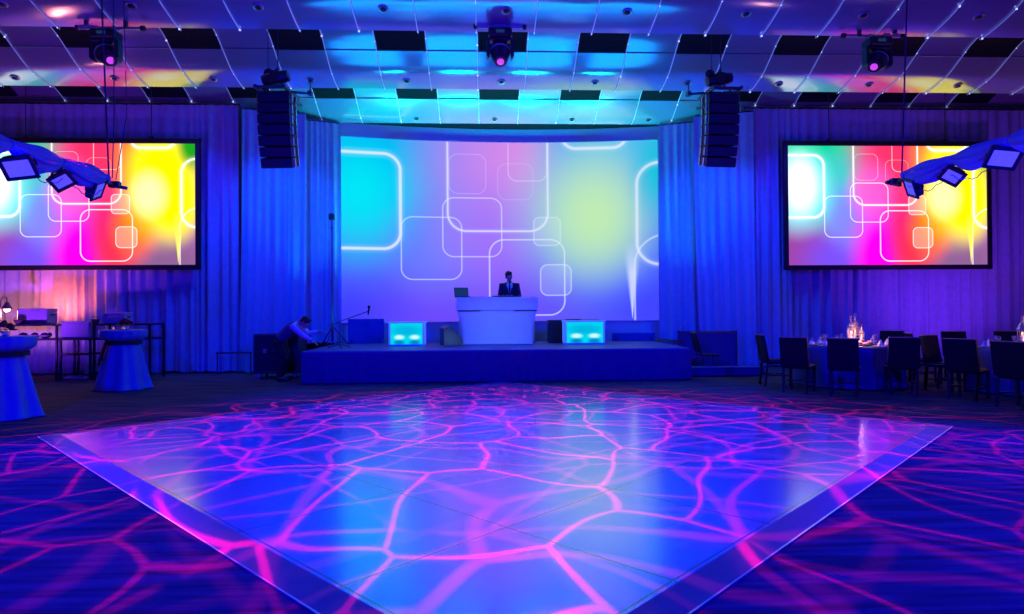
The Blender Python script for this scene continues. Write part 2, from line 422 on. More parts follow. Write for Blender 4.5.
def dup(o, loc=None, rz=None, label=None, parent=None):
    c = o.copy(); scene.collection.objects.link(c)
    if parent is not None: c.parent = parent
    if loc is not None: c.location = loc
    if rz is not None: c.rotation_euler = (0, 0, rz)
    if label: c['label'] = label
    for k in kids(o): dup(k, parent=c)
    return c
def struct(o): o['kind'] = 'structure'; return o
ORD = ['first', 'second', 'third', 'fourth', 'fifth', 'sixth', 'seventh', 'eighth', 'ninth', 'tenth', 'eleventh', 'twelfth', 'thirteenth', 'fourteenth']

# ---------------------------------------------------------------- room shell
XL, XR, YB, YW = XC-14.5, XC+14.5, -4.0, 15.95
struct(MB().box(((XL+XR)/2, (YB+18)/2, -.05), (XR-XL, 18-YB, .1)).build('floor', 'carpet'))
# ceiling: a run of waves falling towards the stage, each ending in a lip
LIPZ, H0 = 4.845+1.45, 1.45
PROF = [(0, 5.64), (.6, 5.63), (1.0, 5.56), (1.25, 5.475), (1.54, 5.36), (1.85, 5.17), (2.17, 4.995), (2.45, 4.915), (2.66, 4.87), (2.87, 4.845)]
def prof(d):
    for (a, za), (b_, zb) in zip(PROF, PROF[1:]):
        if d <= b_:
            i = PROF.index((a, za))
            z_1 = PROF[max(i-1, 0)][1]; x_1 = PROF[max(i-1, 0)][0]; z2 = PROF[min(i+2, len(PROF)-1)][1]; x2 = PROF[min(i+2, len(PROF)-1)][0]
            h = b_-a; t = (d-a)/h
            m0 = (zb-z_1)/(b_-x_1)*h; m1 = (z2-za)/(x2-a)*h
            return H0 + za*(2*t**3-3*t**2+1)+m0*(t**3-2*t**2+t)+zb*(-2*t**3+3*t**2)+m1*(t**3-t**2)
    return H0+PROF[-1][1]
LIPS = [13.9-2.87*k for k in range(7)]      # lip positions; a wave starts at each lip
def ceil_z(Y):
    if Y >= 13.9: return prof(min((Y-13.9)/1.13, 2.87))
    k = math.floor((13.9-Y)/2.87+1e-6)+1
    return prof(max(0, min(Y-(13.9-2.87*k), 2.87)))
rows = []
def crow(Y, z): return [(XL+(XR-XL)*i/12, Y, z) for i in range(13)]
starts = sorted(LIPS)
for k, s0 in enumerate(starts):
    ln = 2.87 if s0 < 13.8 else 2.45*1.13
    for j in range(29):
        d = j/28
        rows.append(crow(s0+ln*d-(0.012 if j == 28 and s0 < 13.8 else 0), prof(min(2.87, d*ln/(1.13 if s0 > 13.8 else 1)))))
CEND = rows[-1][0][1]
top = [crow(CEND, 7.25), crow(starts[0], 7.25)]
mb = MB(); mb.grid(rows+top+[rows[0]])
o = mb.build('ceiling', 'ceiling', smooth=True); struct(o)
# black strip for the shade in the gap between last wave and stage wall
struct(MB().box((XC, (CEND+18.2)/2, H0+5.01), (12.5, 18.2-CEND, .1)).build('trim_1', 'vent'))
# seams across the waves at the foot of the vents
VB1, VB2 = 12.78, 15.80
for i, Y in enumerate((VB1, VB2)):
    z = ceil_z(Y)-.008
    struct(MB().box((XC, Y, z), (XR-XL, .02, .02)).build('trim_%d' % (i+2), 'seam'))
# walls
OPL, OPR = at(243, 200, Y=YW).x, at(742, 200, Y=YW).x
def wall(name, x0, x1, y0, y1, z1, m_='wall'):
    return struct(MB().box(((x0+x1)/2, (y0+y1)/2, z1/2), (abs(x1-x0), abs(y1-y0), z1)).build(name, m_))
wall('wall_back_left', XL, OPL, YW, YW+.2, 6.72)
wall('wall_back_right', OPR, XR, YW, YW+.2, 6.72)
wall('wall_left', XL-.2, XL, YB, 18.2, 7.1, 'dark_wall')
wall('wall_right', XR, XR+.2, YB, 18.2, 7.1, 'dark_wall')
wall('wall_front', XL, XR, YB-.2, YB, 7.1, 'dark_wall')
wall('wall_rear', OPL-.5, OPR+.5, 18.2, 18.4, 7.1, 'dark_wall')

# curved stage wall (cyclorama)
CYD, CYE = 17.35, 16.72      # depth in the middle, at the ends
HW = (at(700, 200, Y=CYE).x-at(334, 200, Y=CYE).x)/2
CXC = (at(700, 200, Y=CYE).x+at(334, 200, Y=CYE).x)/2
def cyc_y(x): return CYD-(CYD-CYE)*((x-CXC)/HW)**2
r0, r1, r2, r3 = [], [], [], []
for i in range(49):
    x = CXC-HW+2*HW*i/48; y = cyc_y(x)
    r0.append((x, y, .0)); r1.append((x, y, H0+4.955)); r2.append((x, y+.12, H0+4.955)); r3.append((x, y+.12, 0))
struct(MB().grid([r0, r1, r2, r3, r0]).build('wall_stage', 'cyc', smooth=True))
struct(MB().box((CXC, CYE-.02, .33), (.01, .01, .01)).build('trim_4', 'seam')) if False else None

# projected picture on the curved wall: a thin projection sheet following it
def uv_sheet(name, material, path, z0, z1, parent=None, thick=.012):
    n = len(path); mb = MB()
    front = [[(x, y, z0) for x, y in path], [(x, y, z1) for x, y in path]]
    mb.grid(front); k = len(mb.f)
    o = mb.build(name, material, parent, smooth=True)
    me = o.data; uvl = me.uv_layers.new(name='UVMap')
    xs = [p[0] for p in path]; a, b_ = min(xs), max(xs)
    for lp in me.loops:
        co = me.vertices[lp.vertex_index].co
        uvl.data[lp.index].uv = ((co.x-a)/(b_-a), (co.z-z0)/(z1-z0))
    return o
# helper giving the room position seen at a pixel on the curved wall
def at_cyc(px, py):
    y = 17.0
    for _ in range(20):
        p = at(px, py, Y=y); y = cyc_y(p.x)
    return at(px, py, Y=y)
xa, xb = at_cyc(341, 230).x, at_cyc(658, 230).x
zt, zb = at_cyc(500, 143).z, at_cyc(500, 321).z
scr = thing('projection_screen', 'large curved projection screen at the back of the stage, washed cyan and violet', 'screen', (0, 0, 0))
path = [(xa+(xb-xa)*i/40, cyc_y(xa+(xb-xa)*i/40)-.035) for i in range(41)]
uv_sheet('picture', 'main_picture', path, zb, zt, scr)
mb = MB(); pb = [(x, y+.02) for x, y in path]
mb.grid([[(x, y, zb-.01) for x, y in pb], [(x, y, zt+.01) for x, y in pb]])
for zz in (zb-.02, zt+.02):
    mb.tube([(x, y+.0, zz) for x, y in pb], .018, 6)
mb.build('backing', 'cyc', scr, smooth=True)

# ---------------------------------------------------------------- drapes
def drape(name, label, path, ztop, zbot, pitch, amp, seed, material='drape', lean=0, header=True, group=None):
    """a pleated curtain along a path of (x, y); pleats vary in width and fall"""
    rnd = random.Random(seed)
    segs = []; L = 0
    P = [Vector((x, y)) for x, y in path]
    for a, b_ in zip(P, P[1:]): segs.append((L, a, b_)); L += (b_-a).length
    def at_l(l):
        for (s0, a, b_) in reversed(segs):
            if l >= s0:
                t = (l-s0)/(b_-a).length; d = (b_-a).normalized()
                return a+(b_-a)*min(t, 1.02), Vector((d.y, -d.x))
        return P[0], Vector((0, -1))
    ph = []; l = 0; phase = 0
    N = int(L/.035)
    fr = [rnd.uniform(.6, 1.6) for _ in range(int(L/pitch)*2+6)]
    am = [rnd.uniform(.35, 1.5) for _ in range(len(fr))]
    sh = [rnd.uniform(-1, 1) for _ in range(len(fr))]
    cols = []
    for i in range(N+1):
        l = L*i/N; c, nrm = at_l(l)
        k = int(phase); a_ = am[k]*(1-(phase-k))+am[k+1]*(phase-k); s_ = sh[k]*(1-(phase-k))+sh[k+1]*(phase-k)
        phase += (L/N)/(pitch*fr[k]); phase = min(phase, len(fr)-2.01)
        cols.append((c, nrm, phase, a_, s_))
    NZ = 14
    rows = []
    for j in range(NZ+1):
        t = j/NZ; z = ztop+(zbot-ztop)*t
        row = []
        for (c, nrm, p_, a_, s_) in cols:
            k = .35+.65*min(1, t*2.2)
            off = amp*a_*k*(math.sin(p_*2*PI)*.5+.32*math.sin(p_*2*PI*2.1+s_*2)*t) + amp*.5*s_*t
            side = .10*s_*t**2*pitch/.3 + lean*t**2*.35
            tx = Vector((-nrm.y, nrm.x))
            q = c+nrm*(off+amp)+tx*(side)
            row.append((q.x, q.y, z+(.02*math.sin(p_*3) if j == NZ else 0)))
        rows.append(row)
    t_ = thing(name, label, 'drape', (P[0].x, P[0].y, 0), group=group)
    mb = MB(); mb.grid([[(x-P[0].x, y-P[0].y, z) for x, y, z in r_] for r_ in rows])
    mb.build('cloth', material, t_, smooth='all')
    if header:
        mb = MB()
        mb.tube([(p.x-P[0].x+(.0), p.y-P[0].y-.06, ztop+.03) for p in P], .03, 8)
        mb.build('curtain_track', 'dark_steel', t_, smooth=True)
    return t_
ZT = 6.50
# wall drapes behind the side screens
for s, x0, x1, nm in ((-1, XL+.1, OPL-.02, 'left'), (1, OPR+.02, XR-.1, 'right')):
    pts = [(x0, YW-.1), (x1, YW-.1)]
    drape('wall_drape', 'pale pleated floor-length drape covering the wall behind the %s side screen' % nm, pts, ZT, .04, .22, .125, 11+s)
SZ = .66
# wing drapes curving back to the stage wall
WZ = 6.36
a0, a1 = at(243, 200, Y=15.7), at(307, 200, Y=16.15)
b0, b1 = at(300, 200, Y=16.25), at(341, 200, Y=16.72)
drape('wing_drape', 'blue-lit pleated drape at stage left wing, behind the hanging speakers', [(a0.x, 15.7), (a1.x, 16.1)], WZ, .04, .18, .13, 3, lean=-.25)
drape('wing_drape', 'narrow blue-lit drape directly left of the projection screen', [(b0.x, 16.3), (b1.x, 16.66)], WZ-.06, SZ+.02, .16, .10, 4)
c0, c1 = at(741, 200, Y=15.7), at(694, 200, Y=16.1)
d0, d1 = at(701, 200, Y=16.25), at(659, 200, Y=16.72)
drape('wing_drape', 'blue-lit pleated drape beside the right side screen, behind the hanging speakers', [(c1.x, 16.1), (c0.x+.3, 15.66)], WZ, .04, .18, .13, 5, lean=.25)
drape('wing_drape', 'narrow blue-lit drape directly right of the projection screen', [(d1.x, 16.66), (d0.x, 16.3)], WZ-.06, SZ+.02, .16, .10, 6)

# ---------------------------------------------------------------- ceiling vents, light strings, downlights
BAY = 1.005
def curved_panel(x0, x1, y0, y1, drop, th, n=8):
    mb = MB(); a = []; b_ = []
    for i in range(n+1):
        Y = y0+(y1-y0)*i/n; z = ceil_z(Y)-drop; a.append((Y, z)); b_.append((Y, z-th))
    poly = a+b_[::-1]
    mb.prism([(p[0], p[1]) for p in poly], x0, x1, axis='x')
    return mb
def place_word(k):
    if k == 0: return 'on the centre line'
    return '%s to the %s of the centre line' % (ORD[abs(k)-1], 'left' if k < 0 else 'right')
for row, (y0, y1, rng) in enumerate(((11.75, VB1-.01, range(-5, 6)), (14.6, VB2-.01, range(-6, 7)))):
    for q, k in enumerate(rng):
        x = XC+.04+2*k*BAY
        if row == 0 and k == 5: pass
        cen = Vector((x, (y0+y1)/2, ceil_z((y0+y1)/2)))
        t = thing('ceiling_vent', 'black rectangular ceiling vent in the %s row, %s' % (('nearer', 'farther')[row], place_word(k)), 'vent', cen, group='black vents in the %s row of the ceiling' % ('nearer', 'farther')[row])
        mb = curved_panel(x-BAY/2+.02, x+BAY/2-.02, y0, y1, .002, .03)
        mb.v = [(a-cen.x, b_-cen.y, c-cen.z) for a, b_, c in mb.v]; mb.build('panel', 'vent', t)
# strings of tiny lights along the joints between bays
for k in range(-11, 12):
    x = XC+.04+(k+.5)*BAY if k < 0 else XC+.04+(k+.5)*BAY
    nth = (-k if k < 0 else k+1)
    t = thing('light_string', 'thin string of tiny lights along the ceiling, %s string %s of the centre line' % (ORD[nth-1] if nth <= 14 else 'outermost', 'left' if k < 0 else 'right'), 'string lights', (x, 13.9, LIPZ), group='strings of tiny lights on the ceiling')
    def rel(Y, dz=.02): return (0, Y-13.9, ceil_z(Y)-dz-LIPZ)
    mb = MB()
    for (ya, yb) in ((8.3, 11.0), (11.75, 13.87), (14.6, CEND-.03)):
        mb.tube([rel(ya+(yb-ya)*i/16) for i in range(17)], .0085, 5)
    mb.tube([rel(11.0), (0, 11.06-13.9, LIPZ-.03-LIPZ), (0, 11.1-13.9, .5), rel(11.75)], .004, 4)
    mb.tube([rel(13.87), (0, .03, -.03), (0, .06, .5), rel(14.6)], .004, 4)
    mb.build('wire', 'wire', t)
    for Y in (10.2+random.uniform(-.1, .1), 11.0, 12.6+random.uniform(-.12, .12), 13.3+random.uniform(-.1, .1), 13.86, 15.9, 16.45+random.uniform(-.1, .1)):
        MB().ball(rel(Y, .03), .011 if random.random() < .7 else .018, 6).build('bulb', 'bulb', t)
# downlights
def downlight(x, Y, r, label):
    t = thing('downlight', label, 'ceiling light', (x, Y, ceil_z(Y)), group='small round ceiling downlights')
    sl = (ceil_z(Y+.05)-ceil_z(Y-.05))/.1
    rot = Matrix.Rotation(math.atan(sl), 3, 'X')
    a = MB(); a.lathe([(r*.7, 0.02), (r, .0), (r*1.02, -.012), (r*.9, -.025), (r*.62, -.02), (r*.62, .01)], n=18)
    a.v = [tuple(rot @ Vector(v)) for v in a.v]; a.build('trim_ring', 'steel', t, smooth=True)
    a = MB(); a.lathe([(r*.62, -.016), (r*.55, -.03), (r*.25, -.04), (.002, -.042)], n=14)
    a.v = [tuple(rot @ Vector(v)) for v in a.v]; a.build('lens', 'black', t, smooth=True)
for k in range(-4, 5): downlight(XC+.04+k*2*BAY, 10.45, .085, 'small round downlight in the nearest ceiling wave, %s' % place_word(k))
for k in range(-5, 6): downlight(XC+.04+k*2*BAY, 13.55, .085, 'small round downlight in the middle ceiling wave, %s' % place_word(k))
for k in (-1, 0, 1, 2): downlight(XC+.04+(k-.0)*2*BAY-.1, 16.45, .07, 'small round downlight in the farthest ceiling wave, %s' % place_word(k))

# ---------------------------------------------------------------- side screens
def side_screen(px0, px1, py0, py1, Y, word):
    p0, p1 = at(px0, (py0+py1)/2, Y=Y), at(px1, (py0+py1)/2, Y=Y)
    z1, z0 = at((px0+px1)/2, py0, Y=Y).z, at((px0+px1)/2, py1, Y=Y).z
    x0, x1 = p0.x, p1.x; cx = (x0+x1)/2
    t = thing('side_screen', 'black framed hanging screen with bright rainbow picture, %s of the stage' % word, 'screen', (cx, Y, z0), group=None)
    W, Hh = x1-x0, z1-z0; b_ = .115
    uv_sheet('picture', 'side_picture', [(-W/2+b_, -.005), (W/2-b_, -.005)], b_, Hh-b_, t)
    mb = MB()
    for sgn in (-1, 1):
        mb.box((sgn*(W/2-b_/2), 0, Hh/2), (b_, .07, Hh), bev=.008)
    mb.box((0, 0, b_/2), (W, .075, b_), bev=.008); mb.box((0, 0, Hh-b_/2), (W, .075, b_), bev=.008)
    mb.build('frame', 'black', t)
    MB().box((0, .025, Hh/2), (W-.02, .02, Hh-.02)).build('backing', 'black', t)
    for sgn in (-.28, .28):
        mb = MB(); zt_ = ceil_z(Y)-z0+.02
        mb.tube([(sgn*W, .0, Hh-.02), (sgn*W, .0, zt_)], .012, 6)
        mb.box((sgn*W, 0, Hh+.03), (.07, .06, .06))
        mb.build('hanger', 'dark_steel', t)
    return t
side_screen(-24, 200.5, 138.5, 270, 15.45, 'left')
side_screen(783.5, 991, 141.5, 269.5, 15.45, 'right')

# ---------------------------------------------------------------- stage
sl, sr = at(301, 380, Z=0), at(690, 379, Z=0)
SY, SZ = (at(495, 382, Z=0)).y, .66
SX0, SX1 = at(301, 360, Y=SY).x, at(690, 360, Y=SY).x
t = thing('stage', 'low wide stage platform with dark pleated skirt', 'stage', ((SX0+SX1)/2, SY, 0))
W2 = (SX1-SX0)/2; SD = CYE-SY-.02
MB().box((0, SD/2+.02, SZ-.04), (2*W2, SD, .08), bev=.01).build('deck', 'deck', t)
mb = MB(); mb.box((0, SD/2+.05, (SZ-.08)/2), (2*W2-.3, SD-.3, SZ-.09)); mb.build('platform_frame', 'black', t)
rows = []
rnd = random.Random(5); pth = []
N = 500; Ltot = 2*W2+2*2.6
for i in range(N+1):
    l = Ltot*i/N
    if l < 2.6: c, nn = (-W2, 2.6-l), (-1, 0)
    elif l < 2.6+2*W2: c, nn = (-W2+l-2.6, 0), (0, -1)
    else: c, nn = (W2, l-2.6-2*W2), (1, 0)
    a = 1.6*(.5+.5*math.sin(l*2*PI/.42+2*math.sin(l*1.7))); b_ = math.sin(l*9.1)*.3
    pth.append((c, nn, a, b_))
for j in range(7):
    t_ = j/6; z = SZ-.03-(SZ-.05)*t_
    rows.append([(c[0]+nn[0]*(.006+.045*a*(.3+.7*t_)+.006), c[1]+nn[1]*(.006+.045*a*(.3+.7*t_)+.006), z) for c, nn, a, b_ in pth])
MB().grid(rows).build('skirt', 'skirt', t, smooth='all')
STAGE = t

# DJ booth
BY = 14.9
bx0, bx1 = at(456.5, 320, Y=BY).x, at(538, 320, Y=BY).x
zt_, zm_ = at(500, 297, Y=BY).z, at(500, 310, Y=BY).z
BW = (bx1-bx0)/2; BX = (bx0+bx1)/2; BH = zt_-SZ; BM = zm_-SZ
t = thing('dj_booth', 'white curved booth on the stage with the suited person behind it', 'dj booth', (BX, BY, SZ))
MB().box((0, .32, (BH+BM)/2), (2*BW, .70, BH-BM), bev=.012).build('top_fascia', 'white', t)
mb = MB(); nx, nz = 20, 14; rows = []
for j in range(nz+1):
    v = j/nz; z = .01+(BM-.02)*v
    wd = BW*(.985-.11*math.sin(PI*min(1, (1-v)*.62+.0)**.9))
    row = []
    for i in range(nx+1):
        u = -1+2*i/nx
        row.append((u*wd, .10+.07*math.sin(PI*v)-.09*math.cos(u*PI/2)*(.6+.4*v), z))
    rows.append(row)
mb.grid(rows); mb.build('front_panel', 'booth', t, smooth='all', mods=[('SOLIDIFY', dict(thickness=.012))])
for sgn in (-1, 1):
    mb = MB(); rows = []
    for j in range(9):
        v = j/8; z = .01+(BM-.02)*v; wd = BW*(.98-.10*math.sin(PI*min(1, (1-v)*.62)**.9))
        rows.append([(sgn*wd, .14+.07*math.sin(PI*v), z), (sgn*(wd-.0), .45, z), (sgn*(BW-.03), .64, z)])
    mb.grid(rows); mb.build('side_panel', 'booth', t, smooth=True, mods=[('SOLIDIFY', dict(thickness=.012))])
mb = MB(); mb.box((0, .32, BM-.015), (2*BW-.06, .6, .03)); mb.build('shadow_gap', 'satin_black', t)
mb = MB(); mb.box((0, .45, .30), (2*BW-.5, .3, .03)); mb.box((0, .56, .17), (2*BW-.4, .03, .3)); mb.build('shelf', 'satin_black', t)
for s_ in (-1, 1):
    spot('booth_fill', (BX+s_*.45, 13.3, SZ+.08), (BX+s_*.2, 15.0, SZ+.6), (.20, .45, 1.0), 22, 120, 1.0, .12)  # added unseen spots in place of the booth's inner glow
# laptop
lp = at(461.5, 297, Y=BY+.35)
t = thing('laptop', 'open black laptop standing on the left end of the white booth', 'laptop', (lp.x+.03, BY+.30, zt_), R(14))
MB().box((0, .0, .010), (.34, .24, .018), bev=.006).build('base', 'satin_black', t)
rot = Matrix.Rotation(R(-18), 3, 'X')
MB().box(rot @ Vector((0, 0, .12))+Vector((0, .12, .015)), (.34, .012, .235), rot=rot).build('lid', 'satin_black', t)
MB().box(rot @ Vector((0, -.008, .12))+Vector((0, .12, .015)), (.31, .003, .205), rot=rot).build('screen', 'laptop_screen', t)
MB().box((0, -.01, .0205), (.29, .12, .003)).build('keyboard', 'black', t)
t = thing('mixer', 'low black mixing console lying on top of the white booth', 'mixer', (BX+.15, BY+.42, zt_))
MB().prism([(-.16, 0), (.16, 0), (.16, .05), (-.16, .025)], -.26, .26, 'x').build('body', 'satin_black', t)
for i in range(5):
    for j in range(3):
        MB().lathe([(.012, 0), (.012, .018), (.008, .02)], c=(-.2+i*.1, -.1+j*.08, .03+.006*j), n=8).build('knob', 'steel', t)

# lit display boxes either side of the booth
def lit_box(px0, px1, pyb, Y, label, h=.56):
    x0, x1 = at(px0, 330, Y=Y).x, at(px1, 330, Y=Y).x; W = x1-x0
    t = thing('lit_display_box', label, 'lit box', ((x0+x1)/2, Y, SZ), group='glowing cyan boxes on the stage')
    D = .5
    MB().box((0, D/2, h-.02), (W+.04, D+.05, .035), bev=.006).build('top', 'boxframe', t)
    MB().box((0, D/2, .02), (W, D, .04)).build('base', 'white', t)
    for a in (-1, 1):
        for b_ in (0.03, D-.03): MB().box((a*(W/2-.02), b_, h/2), (.045, .045, h-.05), bev=.006).build('corner_post', 'boxframe', t)
    uv_sheet('glowing_front', 'box_picture', [(-W/2+.045, .03), (W/2-.045, .03)], .04, h-.04, t)
    for a in (-1, 1): MB().box((a*(W/2-.012), D/2, h/2), (.008, D-.08, h-.08)).build('side_pane', 'boxframe', t)
    MB().box((0, D-.015, h/2), (W-.1, .01, h-.08)).build('back_pane', 'cloth', t)
    return t
lit_box(388.5, 424, 344, 14.7, 'glowing cyan box with white frame left of the white booth')
lit_box(565, 605, 344, 14.7, 'glowing cyan box with white frame right of the white booth')
# subwoofer behind right box, wedge monitor left of booth
def cabinet(name, label, px0, px1, py0, Y):
    x0, x1 = at(px0, 330, Y=Y).x, at(px1, 330, Y=Y).x; z = at(px0, py0, Y=Y).z-SZ; W = x1-x0
    t = thing(name, label, 'speaker', ((x0+x1)/2, Y, SZ))
    MB().box((0, .25, z/2), (W, .5, z), bev=.012).build('cabinet', 'satin_black', t)
    MB().box((0, -.006, z/2), (W-.05, .02, z-.05), bev=.005).build('grille', 'grille', t)
    MB().box((0, .25, z+.008), (W*.3, .04, .016)).build('handle', 'dark_steel', t)
    return t
cabinet('subwoofer', 'dark square speaker cabinet behind the right glowing box', 549, 600, 320, 15.6)
wp = at(451, 342, Y=14.9)
t = thing('wedge_monitor', 'black wedge-shaped floor monitor beside the left foot of the white booth', 'speaker', (wp.x-.0, 15.0, SZ), R(-75))
MB().prism([(-.22, 0), (.22, 0), (.22, .12), (-.08, .46), (-.22, .40)], -.26, .26, 'x').build('cabinet', 'satin_black', t)
mb = MB(); rot = Matrix.Rotation(math.atan2(.34, -.30), 3, 'X')
mb.box((0, .075, .295), (.46, .40, .012), rot=rot); mb.build('grille', 'grille', t)

# ---------------------------------------------------------------- hanging line arrays
def line_array(px, pt, Y, label, mir):
    c = at(px, pt, Y=Y)
    t = thing('line_array', label, 'speaker', (c.x, Y, c.z), mir*R(4))
    y, z, ang = 0.0, 0.0, R(1)
    W, Hc, D = .62, .195, .42
    for i in range(7):
        ang = R([1, 2, 4, 7, 10, 14, 18][i])
        rot = Matrix.Rotation(ang, 3, 'X')
        # the back of the box leads, the front opens
        cen = Vector((0, y, z)) + rot @ Vector((0, 0, -Hc/2))
        mb = MB(); mb.box(cen, (W, D, Hc-.01), rot=rot, bev=.012)
        bx = mb.build('cabinet', 'satin_black', t)
        mb = MB(); mb.box(cen+rot @ Vector((0, -D/2-.006, 0)), (W-.05, .014, Hc-.035), rot=rot)
        mb.build('grille', 'grille', bx)
        for s in (-1, 1):
            for yy in (-.1, .1): MB().box(cen+rot @ Vector((s*(W/2+.012), yy, 0)), (.02, .04, Hc*.8), rot=rot).build('rigging_bracket', 'steel', bx)
        nxt = rot @ Vector((0, 0, -Hc)); y += nxt.y; z += nxt.z
    mb = MB()
    for s in (-1, 1): mb.box((s*.27, 0, .05), (.06, .75, .07), bev=.008)
    for yy in (-.3, 0, .3): mb.box((0, yy, .05), (.6, .05, .05))
    mb.build('fly_frame', 'dark_steel', t)
    mb = MB()
    mb.lathe([(.02, -.26), (.10, -.25), (.115, -.15), (.115, .15), (.10, .25), (.02, .26)], n=16)
    r_ = Matrix.Rotation(R(80), 3, 'Y'); mb.v = [tuple(r_ @ Vector(v)+Vector((-.02, 0, .32))) for v in mb.v]
    mb.box((-.02, 0, .32), (.16, .26, .24), bev=.02)
    mb.build('chain_hoist', 'satin_black', t, smooth=True)
    mb = MB()
    for s in (-1, 1): mb.tube([(s*.25, 0, .08), (s*.05, 0, .24)], .014, 6)
    mb.ball((-.18, .05, .44), .10, 10, sc=(1, .7, .9)); mb.tube([(0, 0, .4), (0, 0, .5)], .03, 8)
    mb.build('chain_bag', 'black', t, smooth=True)
    mb = MB(); zc = ceil_z(Y)-c.z
    mb.tube([(.02, 0, .42), (.02, 0, zc)], .012, 6); mb.tube([(-.17, 0, .42), (-.17, 0, zc)], .006, 6)
    mb.build('chain', 'cable', t)
    mb = MB(); mb.tube([(mir*-.3, 0, .05), (mir*-.62, 0, .02)], .025, 8); mb.box((mir*-.64, 0, .02), (.07, .12, .08)); mb.tube([(mir*-.64, 0, .05), (mir*-.64, 0, .3)], .010, 6)
    mb.build('side_arm', 'dark_steel', t)
    return t
line_array(277, 95, 12.3, 'tall black hanging speaker column left of the stage', -1)
line_array(720, 96, 12.3, 'tall black hanging speaker column right of the stage', 1)

# ---------------------------------------------------------------- moving head lights on pipes
def mover(px, py, Y, label, plabel, aim, pipe_l, pipe_r, plates):
    c = at(px, py, Y=Y)
    t = thing('lighting_pipe', plabel, 'pipe', (c.x, Y, c.z))
    MB().tube([(-pipe_l, 0, 0), (pipe_r, 0, 0)], .025, 10).build('tube', 'steel', t, smooth=True)
    for s in (-pipe_l, pipe_r): MB().lathe([(.045, -.03), (.045, .03)], n=10, c=(0, 0, 0)).build('end_cap', 'black', t)
    for o_, s in zip([k for k in kids(t) if k.name.startswith('end_cap')], (-pipe_l, pipe_r)):
        o_.location = (s, 0, 0); o_.rotation_euler = (0, R(90), 0)
    for xx in (-.32, .32):
        mb = MB(); mb.box((xx, 0, .05), (.05, .06, .14)); mb.box((xx, 0, (ceil_z(Y)-c.z)/2+.05), (.02, .02, max(.1, ceil_z(Y)-c.z)))
        mb.build('hanger', 'dark_steel', t)
    for (x_, w_) in plates:
        MB().box((x_, -.04, -.005), (w_, .02, .075), bev=.004).build('socket_plate', 'greybox', t)
    hm = thing('moving_head_light', label, 'stage light', (c.x, Y, c.z-.04))
    mb = MB(); mb.box((0, 0, -.09), (.40, .28, .15), bev=.02); mb.build('base', 'satin_black', hm)
    mb = MB()
    for xx in (-.14, .14): mb.box((xx, 0, .02), (.05, .07, .10), bev=.005)
    mb.build('clamp', 'steel', hm)
    MB().box((0, -.145, -.09), (.14, .006, .05)).build('display', 'laptop_screen', hm)
    mb = MB()
    for s in (-1, 1):
        mb.prism([(s*.18, -.17), (s*.235, -.20), (s*.235, -.47), (s*.20, -.52), (s*.175, -.50), (s*.175, -.22)], -.07, .07)
    mb.box((0, 0, -.19), (.44, .16, .05), bev=.012)
    mb.build('yoke', 'satin_black', hm)
    piv = Vector((0, 0, -.40)); aimv = (Vector(aim)-(hm.location+piv)).normalized()
    q = aimv.to_track_quat('Z', 'Y').to_matrix()
    mb = MB(); mb.lathe([(.05, -.20), (.135, -.18), (.165, -.08), (.165, .04), (.13, .17), (.11, .24), (.10, .25)], n=22)
    mb.v = [tuple(q @ Vector(v)+piv) for v in mb.v]; hd = mb.build('head', 'satin_black', hm, smooth=True)
    mb = MB(); mb.lathe([(.168, -.03), (.175, -.02), (.175, .0), (.168, .01)], n=22)
    mb.v = [tuple(q @ Vector(v)+piv) for v in mb.v]; mb.build('ring', 'greybox', hd, smooth=True)
    mb = MB(); mb.lathe([(.062, .245), (.058, .262), (.03, .272), (.002, .275)], n=18)
    mb.v = [tuple(q @ Vector(v)+piv) for v in mb.v]; mb.build('lens', 'moverlens', hd, smooth=True)
    return hm.location+piv+aimv*.32, aimv
